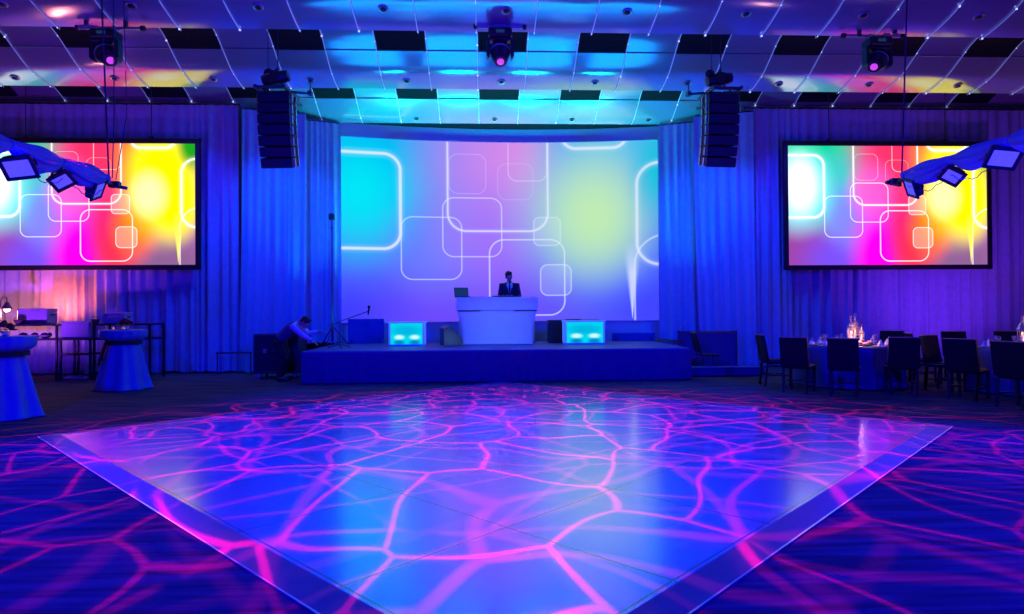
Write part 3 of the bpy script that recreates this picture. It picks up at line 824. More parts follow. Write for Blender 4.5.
def gobo(name, loc, aim, color, power, size, scale, seed, width):
    o = spot(name, loc, aim, color, power, size, .35, .006)
    l = o.data; l.use_nodes = True; nt = l.node_tree
    em = [n for n in nt.nodes if n.type == 'EMISSION'][0]
    tc = nt.nodes.new('ShaderNodeTexCoord'); sp = nt.nodes.new('ShaderNodeSeparateXYZ')
    nt.links.new(tc.outputs['Normal'], sp.inputs[0])
    u = math_n(nt, 'DIVIDE', sp.outputs[0], sp.outputs[2]); v = math_n(nt, 'DIVIDE', sp.outputs[1], sp.outputs[2])
    cb = nt.nodes.new('ShaderNodeCombineXYZ'); nt.links.new(u, cb.inputs[0]); nt.links.new(v, cb.inputs[1]); cb.inputs[2].default_value = seed
    nz = nt.nodes.new('ShaderNodeTexNoise'); nz.inputs['Scale'].default_value = scale*.7; nz.inputs['Detail'].default_value = 1
    nt.links.new(cb.outputs[0], nz.inputs['Vector'])
    wob = nt.nodes.new('ShaderNodeVectorMath'); wob.operation = 'MULTIPLY_ADD'
    nt.links.new(nz.outputs['Color'], wob.inputs[0]); wob.inputs[1].default_value = (.9/scale, .9/scale, 0); nt.links.new(cb.outputs[0], wob.inputs[2])
    tot = None
    for (k, (sc, wd, am)) in enumerate(((1, width, 1.0), (1, width*3.0, .06), (.63, width*1.2, .30))):
        vo = nt.nodes.new('ShaderNodeTexVoronoi'); vo.voronoi_dimensions = '2D'; vo.feature = 'DISTANCE_TO_EDGE'
        vo.inputs['Scale'].default_value = scale*sc; vo.inputs['Randomness'].default_value = .95
        ad = nt.nodes.new('ShaderNodeVectorMath'); ad.operation = 'ADD'; ad.inputs[1].default_value = (seed*3.7+k*.0, seed*1.3, 0)
        nt.links.new(wob.outputs[0], ad.inputs[0]); nt.links.new(ad.outputs[0], vo.inputs['Vector'])
        r = nt.nodes.new('ShaderNodeMapRange'); r.interpolation_type = 'SMOOTHSTEP'
        r.inputs['From Min'].default_value = wd; r.inputs['From Max'].default_value = wd*.15; r.inputs['To Max'].default_value = am
        nt.links.new(vo.outputs['Distance'], r.inputs['Value'])
        tot = r.outputs[0] if tot is None else math_n(nt, 'ADD', tot, r.outputs[0])
    nt.links.new(tot, em.inputs['Strength'])
    return o
mvs = [(106, 28, 10.85, 'moving head light with pink lens on the left ceiling pipe', 'short ceiling pipe with end caps over the left draped bar', (XC-1.0, 5.8, 0), .45, .60, ((-.3, .26),)),
       (500, 27, 10.85, 'moving head light with pink lens at the ceiling centre', 'short ceiling pipe above the middle of the dance floor', (XC, 7.0, 0), .42, .42, ((-.28, .2), (0, .2), (.28, .2))),
       (877, 36, 10.85, 'moving head light with pink lens on the right ceiling pipe', 'short ceiling pipe with end caps over the right draped bar', (XC+1.2, 5.9, 0), .60, .45, ((.15, .12), (.32, .1)))]
for i, a in enumerate(mvs):
    loc, av = mover(*a)
    gobo('gobo_beam', loc, a[5], (1.0, 0.0, .22), (5200, 8400, 5200)[i], (62, 104, 62)[i], 7.2, 1.7+i*2.1, .034)

# ---------------------------------------------------------------- draped lighting bars with floods
def draped_bar(X, y_end, Z, side, fx, label):
    t = thing('draped_lighting_bar', label, 'lighting bar', (X, y_end, Z))
    L = 4.2
    MB().tube([(0, .25, -.06), (0, -L, 0)], .03, 10).build('tube', 'dark_steel', t, smooth=True)
    mb = MB(); mb.box((0, .26, -.05), (.16, .10, .10), bev=.01); mb.bar((-.12, .3, -.05), (.14, .34, -.09), .05); mb.build('end_clamp', 'dark_steel', t)
    # swagged fabric, gathered at ties
    ties = [0.0, -1.0, -1.95, -2.9, -3.85]
    n = 42; rows = []
    for a, b_ in zip(ties, ties[1:]):
        for j in range(13):
            u = j/12; y = a+(b_-a)*u; s = math.sin(PI*u)**.8
            row = []
            for k in range(n+1):
                an = 2*PI*k/n
                fold = 1+s*(.20*math.sin(an*7+y*2.5)+.12*math.sin(an*11-y*3))
                rx, rz = (.050+.065*s)*fold, (.055+.095*s)*fold
                row.append((math.cos(an)*rx, y, math.sin(an)*rz-.075*s+.01))
            rows.append(row)
    MB().grid(rows).build('swag', 'swag', t, smooth='all')
    for y in ties:
        mb = MB(); mb.tube([(0, y-.035, 0), (0, y+.035, 0)], .072, 12); mb.build('tie', 'swag', t, smooth=True)
    mb = MB(); mb.tube([(0, y_, 0) for y_ in (0,)]*1+[(0, .0, .1)], .01, 4)
    # suspension cables up to the ceiling
    for (yy, dx) in ((.10, 0), (-2.9, 0)):
        zc = ceil_z(y_end+yy+dx)-Z
        mb = MB(); mb.tube([(0, yy, .03), (side*-.03, yy-.25, zc)], .013, 6)
        mb.build('suspension_cable', 'cable', t)
    if side < 0:
        mb = MB(); mb.tube([(.05, .1, .02), (.14, .0, 1.0), (.19, -.1, ceil_z(y_end-.1)-Z)], .008, 6)
        mb.tube([(.07, .16, .0), (.30, .05, 1.0), (.33, -.1, ceil_z(y_end-.1)-Z)], .007, 6)
        mb.build('power_cable', 'cable', t)
    # looping cables between the fixtures
    mb = MB()
    for a, b_ in ((-.1, -.95), (-.95, -1.8)):
        mb.tube([(side*-.03, a+(b_-a)*u/10, -.2-.14*math.sin(PI*u/10)+.02*math.sin(u*2)) for u in range(11)], .006, 5)
    mb.build('jumper_cable', 'cable', t)
    for i, (px, py, w, lab, tgt, tilt) in enumerate(fx):
        yv = at(px, py, X=X)
        h = thing('flood_light', lab, 'stage light', (X, yv.y, Z-.13), group='square blue floods hanging from the draped bars')
        d = (Vector(tgt)-Vector((X, yv.y, yv.z))).normalized()
        q = (Matrix.Rotation(tilt, 3, d) @ d.to_track_quat('Z', 'Y').to_matrix())
        piv = Vector((0, 0, yv.z-(Z-.13)))
        def P(mb): mb.v = [tuple(q @ Vector(v)+piv) for v in mb.v]; return mb
        s = w/2
        mb = MB(); mb.box((0, 0, -.05), (w*.9, w*.72, .10), bev=.02); mb.box((0, 0, -.12), (w*.5, w*.4, .06), bev=.02); P(mb).build('housing', 'satin_black', h)
        mb = MB()
        for sg in (-1, 1):
            mb.box((sg*(s-.02), 0, .01), (.045, w*.84, .03), bev=.005); mb.box((0, sg*(w*.42-.02), .01), (w, .045, .03), bev=.005)
        P(mb).build('bezel', 'satin_black', h)
        mb = MB(); mb.box((0, 0, .006), (w-.085, w*.84-.085, .012)); P(mb).build('lens', 'floodface', h)
        mb = MB(); top_ = Vector((0, 0, .10))
        for sg in (-1, 1):
            e = q @ Vector((sg*(s+.012), 0, -.03))+piv
            mb.bar(e, (e.x*.85, e.y*.85, top_.z-.10), .018, .03); mb.bar((e.x*.85, e.y*.85, top_.z-.10), (0, 0, top_.z-.06), .018, .03)
        mb.box((0, 0, .06), (.05, .06, .14)); mb.build('bracket', 'dark_steel', h)
        lp_ = Vector((X, yv.y, Z-.13))+piv+d*.06
        spot('flood_beam', lp_, tgt, (0.0, 0.0, 1.0), 900, 100, .8, .12)
ZB = 3.52
eL = at(105, 178, Z=ZB); eR = at(906, 175, Z=ZB)
draped_bar(eL.x, eL.y, ZB, -1, [
    (98, 190, .36, 'small square flood light turned away, at the tip of the left draped bar', (XC-1.0, 11.2, 1.0), R(20)),
    (62, 181, .28, 'square blue flood light in the middle of the left draped bar', (XC-3.0, 5.2, .0), R(40)),
    (19, 168, .36, 'largest square blue flood light on the left draped bar, near the picture edge', (XC-4.5, 4.5, .0), R(14))],
    'pipe wrapped in swagged blue fabric, crossing the left side screen')
draped_bar(eR.x, eR.y, ZB, 1, [
    (911, 188, .36, 'small square flood light turned away, at the tip of the right draped bar', (XC+1.0, 11.2, 1.0), R(-20)),
    (952, 176, .28, 'square blue flood light in the middle of the right draped bar', (XC+3.0, 5.2, .0), R(-40)),
    (1003, 158, .36, 'largest square blue flood light on the right draped bar, near the picture edge', (XC+4.5, 4.5, .0), R(-14))],
    'pipe wrapped in swagged blue fabric, crossing the right side screen')

# ---------------------------------------------------------------- dance floor
cl, ct, cr = at(42, 436, Z=.0), at(497, 381.5, Z=.0), at(957, 428, Z=.0)
cc = (cl+cr)/2; ex = (cr-ct).normalized(); side = ((cr-ct).length+(cl-ct).length)/2
ang = math.atan2(ex.y, ex.x)
# square that best follows the three corners
a2 = math.atan2((ct-cl).y, (ct-cl).x)-PI/2
ang = (ang+a2)/2
t = thing('dance_floor', 'large white glossy dance floor laid diagonally on the carpet', 'dance floor', (cc.x, cc.y, 0), ang)
hs = side/2; RW = .19; hi = hs-RW; TH = .028
MB().box((0, 0, TH/2), (2*hi, 2*hi, TH)).build('panel_surface', 'dance', t)
for k in range(4):
    q = Matrix.Rotation(k*PI/2, 3, 'Z')
    mb = MB()
    vs = [q @ Vector(v) for v in ((-hi, -hi, TH), (hi, -hi, TH), (hs, -hs, .004), (-hs, -hs, .004), (-hi, -hi, 0), (hi, -hi, 0), (hs, -hs, 0), (-hs, -hs, 0))]
    mb.add(vs, [(0, 1, 2, 3), (3, 2, 6, 7), (4, 7, 6, 5), (0, 4, 5, 1), (0, 3, 7, 4), (1, 5, 6, 2)])
    e = mb.build('ramp_edge', 'ramp', t)
    mb = MB(); mb.bar(q @ Vector((-hs, -hs, .004)), q @ Vector((hs, -hs, .004)), .012, .008); mb.build('edge_strip', 'rampline', e)

# ---------------------------------------------------------------- cocktail tables
def cocktail(px, pb, label, flabel, clabel, sash_a):
    p = at(px, pb, Z=0)
    H = 1.13
    t = thing('cocktail_table', label, 'table', (p.x, p.y, 0), group='cocktail tables with tied blue cloths')
    MB().lathe([(.02, H-.03), (.38, H-.03), (.385, H-.015), (.38, H), (.02, H)], n=32).build('tabletop', 'dark_steel', t, smooth=True)
    mb = MB(); mb.tube([(0, 0, .02), (0, 0, H-.03)], .035, 12); mb.lathe([(.28, .0), (.28, .012), (.05, .03)], n=24); mb.build('pedestal', 'dark_steel', t, smooth=True)
    rnd = random.Random(px)
    ph = rnd.uniform(0, 6)
    def wob(a, i):
        k = max(0, i-.32)/.68
        return (.085*math.sin(a*9+ph)+.05*math.sin(a*5+1+ph))*k**.8 + .02*math.sin(a*16)*(1-abs(i-.33))
    prof_ = [(.36, H+.012), (.395, H+.006), (.402, H-.02), (.398, H-.09), (.385, H-.13), (.34, H-.17), (.275, H-.20), (.255, H-.225), (.262, H-.26), (.285, H-.36), (.33, H-.56), (.375, H-.76), (.415, H-.94), (.45, .035), (.48, .012)]
    vs = [(.001, H+.014)]+prof_
    MB().lathe(vs, n=96, wob=wob).build('cloth', 'spandex', t, smooth='all')
    mb = MB(); mb.lathe([(.24, H-.19), (.315, H-.195), (.32, H-.262), (.24, H-.27)], n=32)
    c, s = math.cos(sash_a), math.sin(sash_a)
    for k in (-.035, .035):
        pts = []
        for j in range(6):
            rr = .33+.06*j/5*1.7; z = H-.225-.42*j/5*(1 if k < 0 else .8); a_ = sash_a+k*(1+j*.2)
            pts.append((math.cos(a_)*rr*1.02, math.sin(a_)*rr*1.02, z))
        mb.tube(pts, [(.035+.006*j, .012) for j in range(6)], 8)
    mb.ball((c*.29, s*.29, H-.225), .035, 10)
    mb.build('sash', 'sash', t, smooth=True)
    f = thing('flower_centrepiece', flabel, 'flowers', (p.x+.03, p.y, H+.015), group='flower centrepieces on the cocktail tables')
    MB().lathe([(.05, 0), (.065, .02), (.06, .07), (.055, .075)], n=16).build('bowl', 'brass', f, smooth=True)
    rr = random.Random(px+1); n = 0
    for k in range(15):
        a_ = rr.uniform(0, 2*PI); q = rr.uniform(0, .12); z = .11+.07*(1-q/.12)+rr.uniform(-.01, .02)
        mb = MB(); c0_ = (q*math.cos(a_), q*math.sin(a_), z)
        mb.ball(c0_, .036, 10, sc=(1, 1, .85)); mb.ball((c0_[0], c0_[1], z+.012), .028, 8, sc=(1, 1, .9))
        mb.build('rose', 'rose', f, smooth=True)
    mb = MB()
    for k in range(9):
        a_ = k*.7; mb.ball((.12*math.cos(a_), .12*math.sin(a_), .09), .04, 8, sc=(1, .5, .25), rot=Matrix.Rotation(a_, 3, 'Z'))
    mb.build('leaves', 'leafg', f, smooth=True)
    for (dx, dy, lb) in ((-.08, -.20, 'near'), (.1, -.17, 'far')):
        g = thing('tealight', '%s, %s of the roses' % (clabel, 'left' if lb == 'near' else 'right'), 'candle', (p.x+dx, p.y+dy, H+.015), group='tealights on the cocktail tables')
        MB().lathe([(.022, 0), (.03, .01), (.033, .055), (.030, .055), (.027, .012), (.005, .01)], n=14).build('glass_cup', 'glass', g, smooth=True)
        MB().lathe([(.022, .012), (.022, .03), (.003, .032)], n=12).build('wax', 'candle', g)
        MB().ball((0, 0, .042), .005, 8, sc=(1, 1, 1.9)).build('flame', 'flame', g)
cocktail(124, 389, 'round cocktail table with tied blue cloth, the farther one before the rack', 'dark red roses in a small bowl on the farther cocktail table', 'small lit tealight on the farther cocktail table', R(-125))
cocktail(2, 418, 'round cocktail table with tied blue cloth, nearer one cut by the picture edge', 'dark red roses in a small bowl on the nearer cocktail table', 'small lit tealight on the nearer cocktail table', R(-110))

# ---------------------------------------------------------------- buffet racks at left
RY = 14.35
def rx(px): return at(px, 350, Y=RY).x
def rack(px0, px1, topz, label, shelves, depth=.6, group='dark metal service racks'):
    x0, x1 = rx(px0), rx(px1); W = x1-x0
    t = thing('service_rack', label, 'rack', ((x0+x1)/2, RY, 0), group=group)
    for a in (-1, 1):
        for b_ in (0, depth):
            MB().box((a*(W/2-.025), b_, topz/2), (.045, .045, topz), bev=.006).build('leg', 'satin_black', t)
    for z in shelves:
        mb = MB(); mb.box((0, depth/2, z-.02), (W, depth+.06, .04), bev=.006)
        mb.build('shelf', 'satin_black', t)
    return t, (x0+x1)/2
zt1 = at(60, 324, Y=RY).z; zm1 = at(60, 338.5, Y=RY).z; zl1 = at(60, 353.5, Y=RY).z
rack(-30, 58, zt1, 'tall dark metal rack at far left with grey box and lamp on top', [zt1, zm1])
rack(93, 151, zt1, 'tall dark metal rack behind the farther cocktail table', [zt1, zm1])
rack(59.5, 91.5, zm1, 'lower dark metal rack between the two tall ones, carrying the white box', [zm1, zl1])
def boxthing(name, label, cat, px0, px1, z, h, mat_, dy=.15, d=.35, lid=True, rim=False):
    x0, x1 = at(px0, 320, Y=RY+dy).x, at(px1, 320, Y=RY+dy).x; W = x1-x0
    t = thing(name, label, cat, ((x0+x1)/2, RY+dy+d/2, z))
    MB().box((0, 0, h/2-.02), (W, d, h-.04), bev=.012).build('body', mat_, t)
    MB().box((0, 0, h-.02), (W+.02, d+.02, .045), bev=.012).build('lid', mat_, t)
    for s in (-1, 1): MB().box((s*(W/2+.012), 0, h*.6), (.025, .12, .03), bev=.005).build('handle', 'dark_steel', t)
    return t
boxthing('food_warmer', 'grey metal food warmer on top of the far left rack', 'food warmer', 17, 47, zt1, .34, 'greybox')
boxthing('storage_box', 'large pale storage box on the lower rack between the tall racks', 'box', 61, 89, zm1, .37, 'cardboard', dy=.06)
boxthing('storage_box', 'pale low box on top of the rack behind the farther cocktail table', 'box', 102, 124, zt1, .24, 'cardboard', dy=.2)
# basket and small bowls
def basket(px, z, label, r=.10, m_='basket', h=.10):
    p = at(px, 320, Y=RY+.1)
    t = thing('basket', label, 'basket', (p.x, RY+.08, z), group=None)
    MB().lathe([(r*.7, 0), (r, h*.8), (r*1.02, h), (r*.92, h), (r*.65, .02), (.01, .02)], n=20).build('body', m_, t, smooth=True)
    MB().tube([(r*math.cos(a), 0, h+r*.7*math.sin(a)) for a in [PI*i/10 for i in range(11)]], .007, 6).build('handle', m_, t, smooth=True)
basket(20, zt1, 'small dark basket in front of the grey food warmer')
basket(96, zt1, 'small dark basket on the left corner of the rack behind the table', .08)
# bowls of food on the shelf of the far left rack
for i, (px, lb) in enumerate(((24, 'beside the left post'), (36, 'in the middle'), (47, 'toward the right post'))):
    p = at(px, 335, Y=RY+.2)
    t = thing('serving_bowl', 'low serving bowl on the middle shelf of the far left rack, %s' % lb, 'bowl', (p.x, RY+.15, zm1), group='serving bowls on the far left rack')
    MB().lathe([(.05, 0), (.11, .05), (.13, .08), (.12, .08), (.10, .05), (.01, .02)], n=22).build('bowl', 'greybox', t, smooth=True)
    mb = MB()
    rr = random.Random(i)
    for k in range(8): mb.ball((rr.uniform(-.06, .06), rr.uniform(-.06, .06), .08+rr.uniform(0, .02)), .035, 8)
    mb.build('food', 'basket', t, smooth=True)
# angled heat lamp
lpz = at(6, 309, Y=RY+.3)
t = thing('heat_lamp', 'bright warm lamp with bent arm standing on the far left rack', 'lamp', (lpz.x-.12, RY+.3, zt1))
MB().lathe([(.10, 0), (.10, .02), (.03, .035)], n=20).build('base', 'dark_steel', t, smooth=True)
hz = lpz.z-zt1
MB().tube([(0, 0, .02), (.0, 0, hz+.15), (.05, 0, hz+.27), (.14, 0, hz+.25), (.14, 0, hz+.12)], .012, 8).build('arm', 'dark_steel', t, smooth=True)
MB().lathe([(.035, hz+.15), (.045, hz+.12), (.10, hz+.02), (.105, hz+.0), (.095, hz+.005)], c=(.14, 0, 0), n=20).build('shade', 'dark_steel', t, smooth=True)
MB().ball((.14, 0, hz+.0), .065, 12).build('bulb', 'lampglow', t, smooth=True)
l = bpy.data.lights.new('heat_lamp_light', 'POINT'); l.energy = 60; l.color = (1, .26, .20); l.shadow_soft_size = .07
o = bpy.data.objects.new('heat_lamp_light', l); scene.collection.objects.link(o); o.location = (lpz.x+.02, RY+.3, lpz.z-.12)
# warm glow rising behind the food warmer
spot('buffet_uplight', (rx(28), RY+.75, zt1+.05), (rx(30), 15.9, zt1+1.2), (1.0, .13, .10), 170, 120, 1.0, .1)
# small folded cloth / tray on lowest level
tp = at(78, 369, Y=RY+.3)
t = thing('serving_tray', 'pale serving tray lying on the floor under the lower rack', 'tray', (tp.x, RY+.3, 0.0))
MB().box((0, 0, .012), (.42, .3, .02), bev=.006).build('tray_base', 'cardboard', t)
mb = MB()
for s in (-1, 1): mb.box((s*.21, 0, .03), (.015, .3, .05), bev=.004); mb.box((0, s*.15, .03), (.42, .015, .05), bev=.004)
mb.build('rim', 'cardboard', t)

# ---------------------------------------------------------------- dining chairs and tables on the right
def make_chair(label):
    t = thing('dining_chair', label, 'chair', (0, 0, 0), group='dark upholstered chairs at the round tables')
    for sx in (-1, 1):
        mb = MB(); mb.bar((sx*.19, -.20, 0), (sx*.20, -.20, .42), .036); mb.build('leg', 'chair_wood', t)
        mb = MB(); mb.bar((sx*.185, .25, 0), (sx*.20, .21, .42), .036); mb.build('leg', 'chair_wood', t)
    MB().box((0, 0, .455), (.47, .46, .075), bev=.03).build('seat', 'chair', t)
    mb = MB()
    for s in (-1, 1): mb.box((s*.232, 0, .47), (.008, .42, .012))
    mb.box((0, -.232, .47), (.42, .008, .012)); mb.build('seat_highlight', 'edge_highlight', t)
    mb = MB(); rows = []
    for side_ in (0, 1):
        pass
    n = 9; fr, bk = [], []
    for j in range(11):
        v = j/10; z = .46+.50*v; yb = .205+.085*v+.0*v*v
        fr.append([((-1+2*i/8)*(.235-.008*v), yb-.02-.018*(1-((-1+2*i/8))**2)*-1, z) for i in range(9)])
        bk.append([((-1+2*i/8)*(.235-.008*v), yb+.035, z) for i in range(9)])
    mb.grid(fr); mb.grid(bk)
    f0, b0_ = fr, bk
    mb.grid([[r[0] for r in fr], [r[0] for r in bk]]); mb.grid([[r[-1] for r in fr], [r[-1] for r in bk]])
    mb.grid([fr[0], bk[0]]); mb.grid([fr[-1], bk[-1]])
    mb.build('backrest', 'chair', t, smooth=True)
    mb = MB(); mb.box((0, .298, .963), (.462, .062, .014), bev=.004); mb.build('top_rail', 'edge_highlight', t)
    mb = MB()
    for s in (-1, 1): mb.bar((s*.195, -.2, .2), (s*.19, .235, .2), .02)
    mb.bar((-.195, .01, .2), (.195, .01, .2), .02); mb.build('stretcher', 'chair_wood', t)
    return t
FIRST = []
def chair(x, y, tx, ty, label, twist=0):
    rz = math.atan2(ty-y, tx-x)+PI/2+R(twist)      # the chair's front (-y) turns to the table
    if not FIRST:
        c = make_chair(label); FIRST.append(c); c.location = (x, y, 0); c.rotation_euler = (0, 0, rz); return c
    return dup(FIRST[0], (x, y, 0), rz, label)
def lantern(x, y, z, s, label, group='ornate lanterns on the round tables'):
    t = thing('lantern', label, 'lantern', (x, y, z), R(20), group=group)
    MB().lathe([(.07*s, 0), (.075*s, .015*s), (.06*s, .03*s)], n=6).build('base', 'brass', t)
    mb = MB()
    for k in range(6):
        a = k*PI/3; mb.bar((.055*s*math.cos(a), .055*s*math.sin(a), .03*s), (.055*s*math.cos(a), .055*s*math.sin(a), .20*s), .009*s)
    mb.build('cage', 'brass', t)
    MB().lathe([(.075*s, .20*s), (.07*s, .215*s), (.045*s, .25*s), (.05*s, .262*s), (.03*s, .295*s), (.012*s, .32*s), (.016*s, .335*s), (.003*s, .38*s)], n=6).build('roof', 'brass', t)
    MB().tube([(.028*s*math.cos(a), 0, .385*s+.028*s*math.sin(a)) for a in [2*PI*i/12 for i in range(13)]], .004*s, 5).build('ring', 'brass', t)
    MB().lathe([(.025*s, .03*s), (.025*s, .12*s), (.004*s, .125*s)], n=10).build('candle', 'candle', t)
    MB().ball((0, 0, .145*s), .012*s, 8, sc=(1, 1, 1.8)).build('flame', 'flame', t)
def round_table(cx, cy, rad, word, lanterns):
    t = thing('round_table', 'round banquet table %s' % word, 'table', (cx, cy, 0), group='round banquet tables')
    MB().lathe([(.02, .72), (rad-.01, .72), (rad, .73), (rad-.005, .745), (.02, .745)], n=48).build('tabletop', 'chair_wood', t, smooth=True)
    for a in (45, 135, 225, 315):
        MB().tube([(rad*.6*math.cos(R(a)), rad*.6*math.sin(R(a)), 0), (rad*.45*math.cos(R(a)), rad*.45*math.sin(R(a)), .72)], .018, 8).build('leg', 'dark_steel', t)
    def wob(a, i): return (.05*math.sin(a*14)+.03*math.sin(a*5+1))*max(0, i-.28)
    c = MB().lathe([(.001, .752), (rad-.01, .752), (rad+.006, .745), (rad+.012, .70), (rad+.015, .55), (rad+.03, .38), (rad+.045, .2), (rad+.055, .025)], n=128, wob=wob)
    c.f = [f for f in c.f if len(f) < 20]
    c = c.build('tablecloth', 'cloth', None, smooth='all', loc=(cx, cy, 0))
    tag(c, 'dark blue cloth falling to the floor over the round table %s' % word, 'tablecloth', 'cloths on the round tables')
    rs = thing('table_riser', 'low round riser under the lanterns on the table %s' % word, 'riser', (cx, cy, .755), group='centrepiece risers')
    MB().lathe([(.22, 0), (.23, .01), (.22, .05), (.20, .055), (.19, .09), (.002, .09)], n=28).build('stand', 'brass', rs, smooth=True)
    for (dx, dy, s, lb) in lanterns: lantern(cx+dx, cy+dy, .846, s, lb)
    w_ = thing('flower_garland', 'pink flower garland around the lantern riser on the table %s' % word, 'flowers', (cx, cy, .755), group='garlands around the risers')
    rr = random.Random(int(cx*10)); mb = MB(); lf = MB()
    for k in range(34):
        a = k*2*PI/34; r_ = .31+rr.uniform(-.035, .05)
        mb.ball((r_*math.cos(a), r_*math.sin(a), .035+rr.uniform(0, .035)), rr.uniform(.03, .045), 8, sc=(1, 1, .8))
        lf.ball((r_*1.1*math.cos(a+.1), r_*1.1*math.sin(a+.1), .02), .05, 8, sc=(1, .45, .3), rot=Matrix.Rotation(a, 3, 'Z'))
    mb.build('blossoms', 'pinkpetal', w_, smooth=True); lf.build('leaves', 'leafg', w_, smooth=True)
    return t
P1, P2 = at(849, 345, Y=11.85), at(1031, 348, Y=10.5)
T1, T2 = (P1.x, 11.85), (P2.x, 10.5)
round_table(T1[0], T1[1], .88, 'nearer the stage', [(-.02, -.10, 1.12, 'white lantern with pointed roof, front left on the table nearer the stage'), (.18, .10, 1.22, 'taller lantern behind, on the table nearer the stage'), (.19, -.09, .72, 'smallest round lantern, front right on the table nearer the stage')])
round_table(T2[0], T2[1], .88, 'at the right picture edge', [(-.24, -.10, 1.12, 'pale square-bodied lantern on the table at the right picture edge'), (-.04, .08, 1.2, 'taller lantern behind, on the table at the right picture edge')])
def seat_px(px, Y): return at(px, 370, Y=Y).x, Y
CH1 = [(844, 10.45, 'dark upholstered chair, back to the camera, in front of the lanterns', 0),
       (901, 10.6, 'dark upholstered chair, back to the camera, to the right of the lanterns', -32),
       (799, 10.95, 'dark upholstered chair left of the one in front of the lanterns', 14),
       (776, 11.95, 'dark chair seen from the side, leftmost at the tables', -4),
       (888, 13.3, 'dark chair behind the table nearer the stage, right of the lanterns', 0)]
for px, Y, lb, tw in CH1:
    x, y = seat_px(px, Y); chair(x, y, T1[0], T1[1], lb, tw)
CH2 = [(1022, 8.9, 'dark chair nearest the camera, partly cut off by the right picture edge', -30),
       (926, 12.0, 'dark chair turned sideways between the two round tables', 40),
       (946, 10.85, 'dark chair with its back to the gap between the two round tables', -50),
       (962, 12.5, 'dark chair with lit top rail, back left of the far right table', 0),
       (968, 9.85, 'dark chair at the left front of the far right table', 10),
       (1010, 12.5, 'dark chair behind the far right table, facing the camera', 0)]
for px, Y, lb, tw in CH2:
    x, y = seat_px(px, Y); chair(x, y, T2[0], T2[1], lb, tw)
# place settings: folded napkins, glasses, plates
def setting(tx, ty, n, rad, word, a0=0):
    for k in range(n):
        a = a0+2*PI*k/n; x, y = tx+rad*math.cos(a), ty+rad*math.sin(a)
        side_w = ['right', 'back right', 'back', 'back left', 'left', 'front left', 'front', 'front right'][int(((math.degrees(a) % 360)+22.5)//45) % 8]
        p = MB().lathe([(.03, 0), (.09, .004), (.135, .016), (.13, .018), (.08, .008), (.001, .008)], n=24).build('plate', 'white', None, smooth=True, loc=(x, y, .754))
        tag(p, 'white plate at the %s side of the table %s' % (side_w, word), 'plate', 'plates on the round tables')
        mb = MB(); q = Matrix.Rotation(a, 3, 'Z')
        mb.lathe([(.055, 0), (.05, .03), (.028, .075), (.004, .125)], n=12, wob=lambda an, i: .18*math.sin(an*6))
        nb = mb.build('napkin', 'napkin', None, smooth='all', loc=(x, y, .764)); tag(nb, 'standing white napkin, %s side of the table %s' % (side_w, word), 'napkin', 'napkins on the round tables')
        gx, gy = tx+(rad-.17)*math.cos(a+.16), ty+(rad-.17)*math.sin(a+.16)
        g = MB().lathe([(.035, 0), (.034, .004), (.005, .01), (.005, .09), (.02, .10), (.038, .14), (.036, .20), (.034, .20), (.035, .14), (.003, .103)], n=16).build('wine_glass', 'glass', None, smooth=True, loc=(gx, gy, .754))
        tag(g, 'clear wine glass at the %s side of the table %s' % (side_w, word), 'glass', 'wine glasses on the round tables')
setting(T1[0], T1[1], 8, .64, 'nearer the stage', R(22.5))
setting(T2[0], T2[1], 8, .66, 'at the right picture edge', R(22.5))
for (tx, ty) in (T1, T2):
    l = bpy.data.lights.new('candle_light', 'POINT'); l.energy = 11; l.color = (1, .42, .36); l.shadow_soft_size = .03
    o = bpy.data.objects.new('candle_light', l); scene.collection.objects.link(o); o.location = (tx-.02, ty-.32, .98)

# ---------------------------------------------------------------- things right of the stage
m0, m1 = at(678, 350, Y=15.0), at(737, 350, Y=15.0)
mz = at(700, 331, Y=15.0).z
t = thing('masking_screen', 'low dark blue fabric screen beside the right end of the stage', 'screen', ((m0.x+m1.x)/2, 15.0, 0))
W = m1.x-m0.x
MB().box((0, 0, mz/2+.03), (W-.06, .03, mz-.08)).build('fabric', 'masking', t)
mb = MB()
for s in (-1, 1): mb.box((s*(W/2-.02), 0, mz/2), (.04, .05, mz))
mb.box((0, 0, mz-.02), (W, .05, .04)); mb.box((0, 0, .08), (W, .05, .04)); mb.build('frame', 'dark_steel', t)
for s in (-1, 1): MB().box((s*(W/2-.1), 0, .012), (.06, .4, .024)).build('foot', 'dark_steel', t)
cpx = at(710, 368, Y=14.2)
t = thing('side_chair', 'black slim chair seen edge-on, right of the stage before the dark screen', 'chair', (cpx.x-.05, 14.2, 0), R(88))
MB().box((0, 0, .44), (.44, .42, .05), bev=.02).build('seat', 'satin_black', t)
mb = MB(); rot = Matrix.Rotation(R(-14), 3, 'X'); mb.box((0, .27, .73), (.42, .05, .46), rot=rot, bev=.015); mb.build('backrest', 'satin_black', t)
for a in (-1, 1):
    MB().tube([(a*.19, -.22, 0), (a*.19, -.17, .42)], .014, 8).build('leg', 'dark_steel', t)
    MB().tube([(a*.19, .26, 0), (a*.19, .18, .42), (a*.19, .32, .92)], .014, 8).build('leg', 'dark_steel', t)
sp0, sp1 = at(701, 372, Z=.0), at(757, 372, Z=0)
t = thing('stage_step', 'long low dark step on the floor right of the stage', 'step', ((SX1+.15+at(748, 372, Z=0).x)/2, 13.75, 0))
wst = at(748, 372, Z=0).x-SX1-.2
MB().box((0, 0, .10), (wst, .34, .16), bev=.01).build('riser_box', 'masking', t)
MB().box((0, 0, .19), (wst+.03, .37, .025), bev=.006).build('tread', 'deck', t)

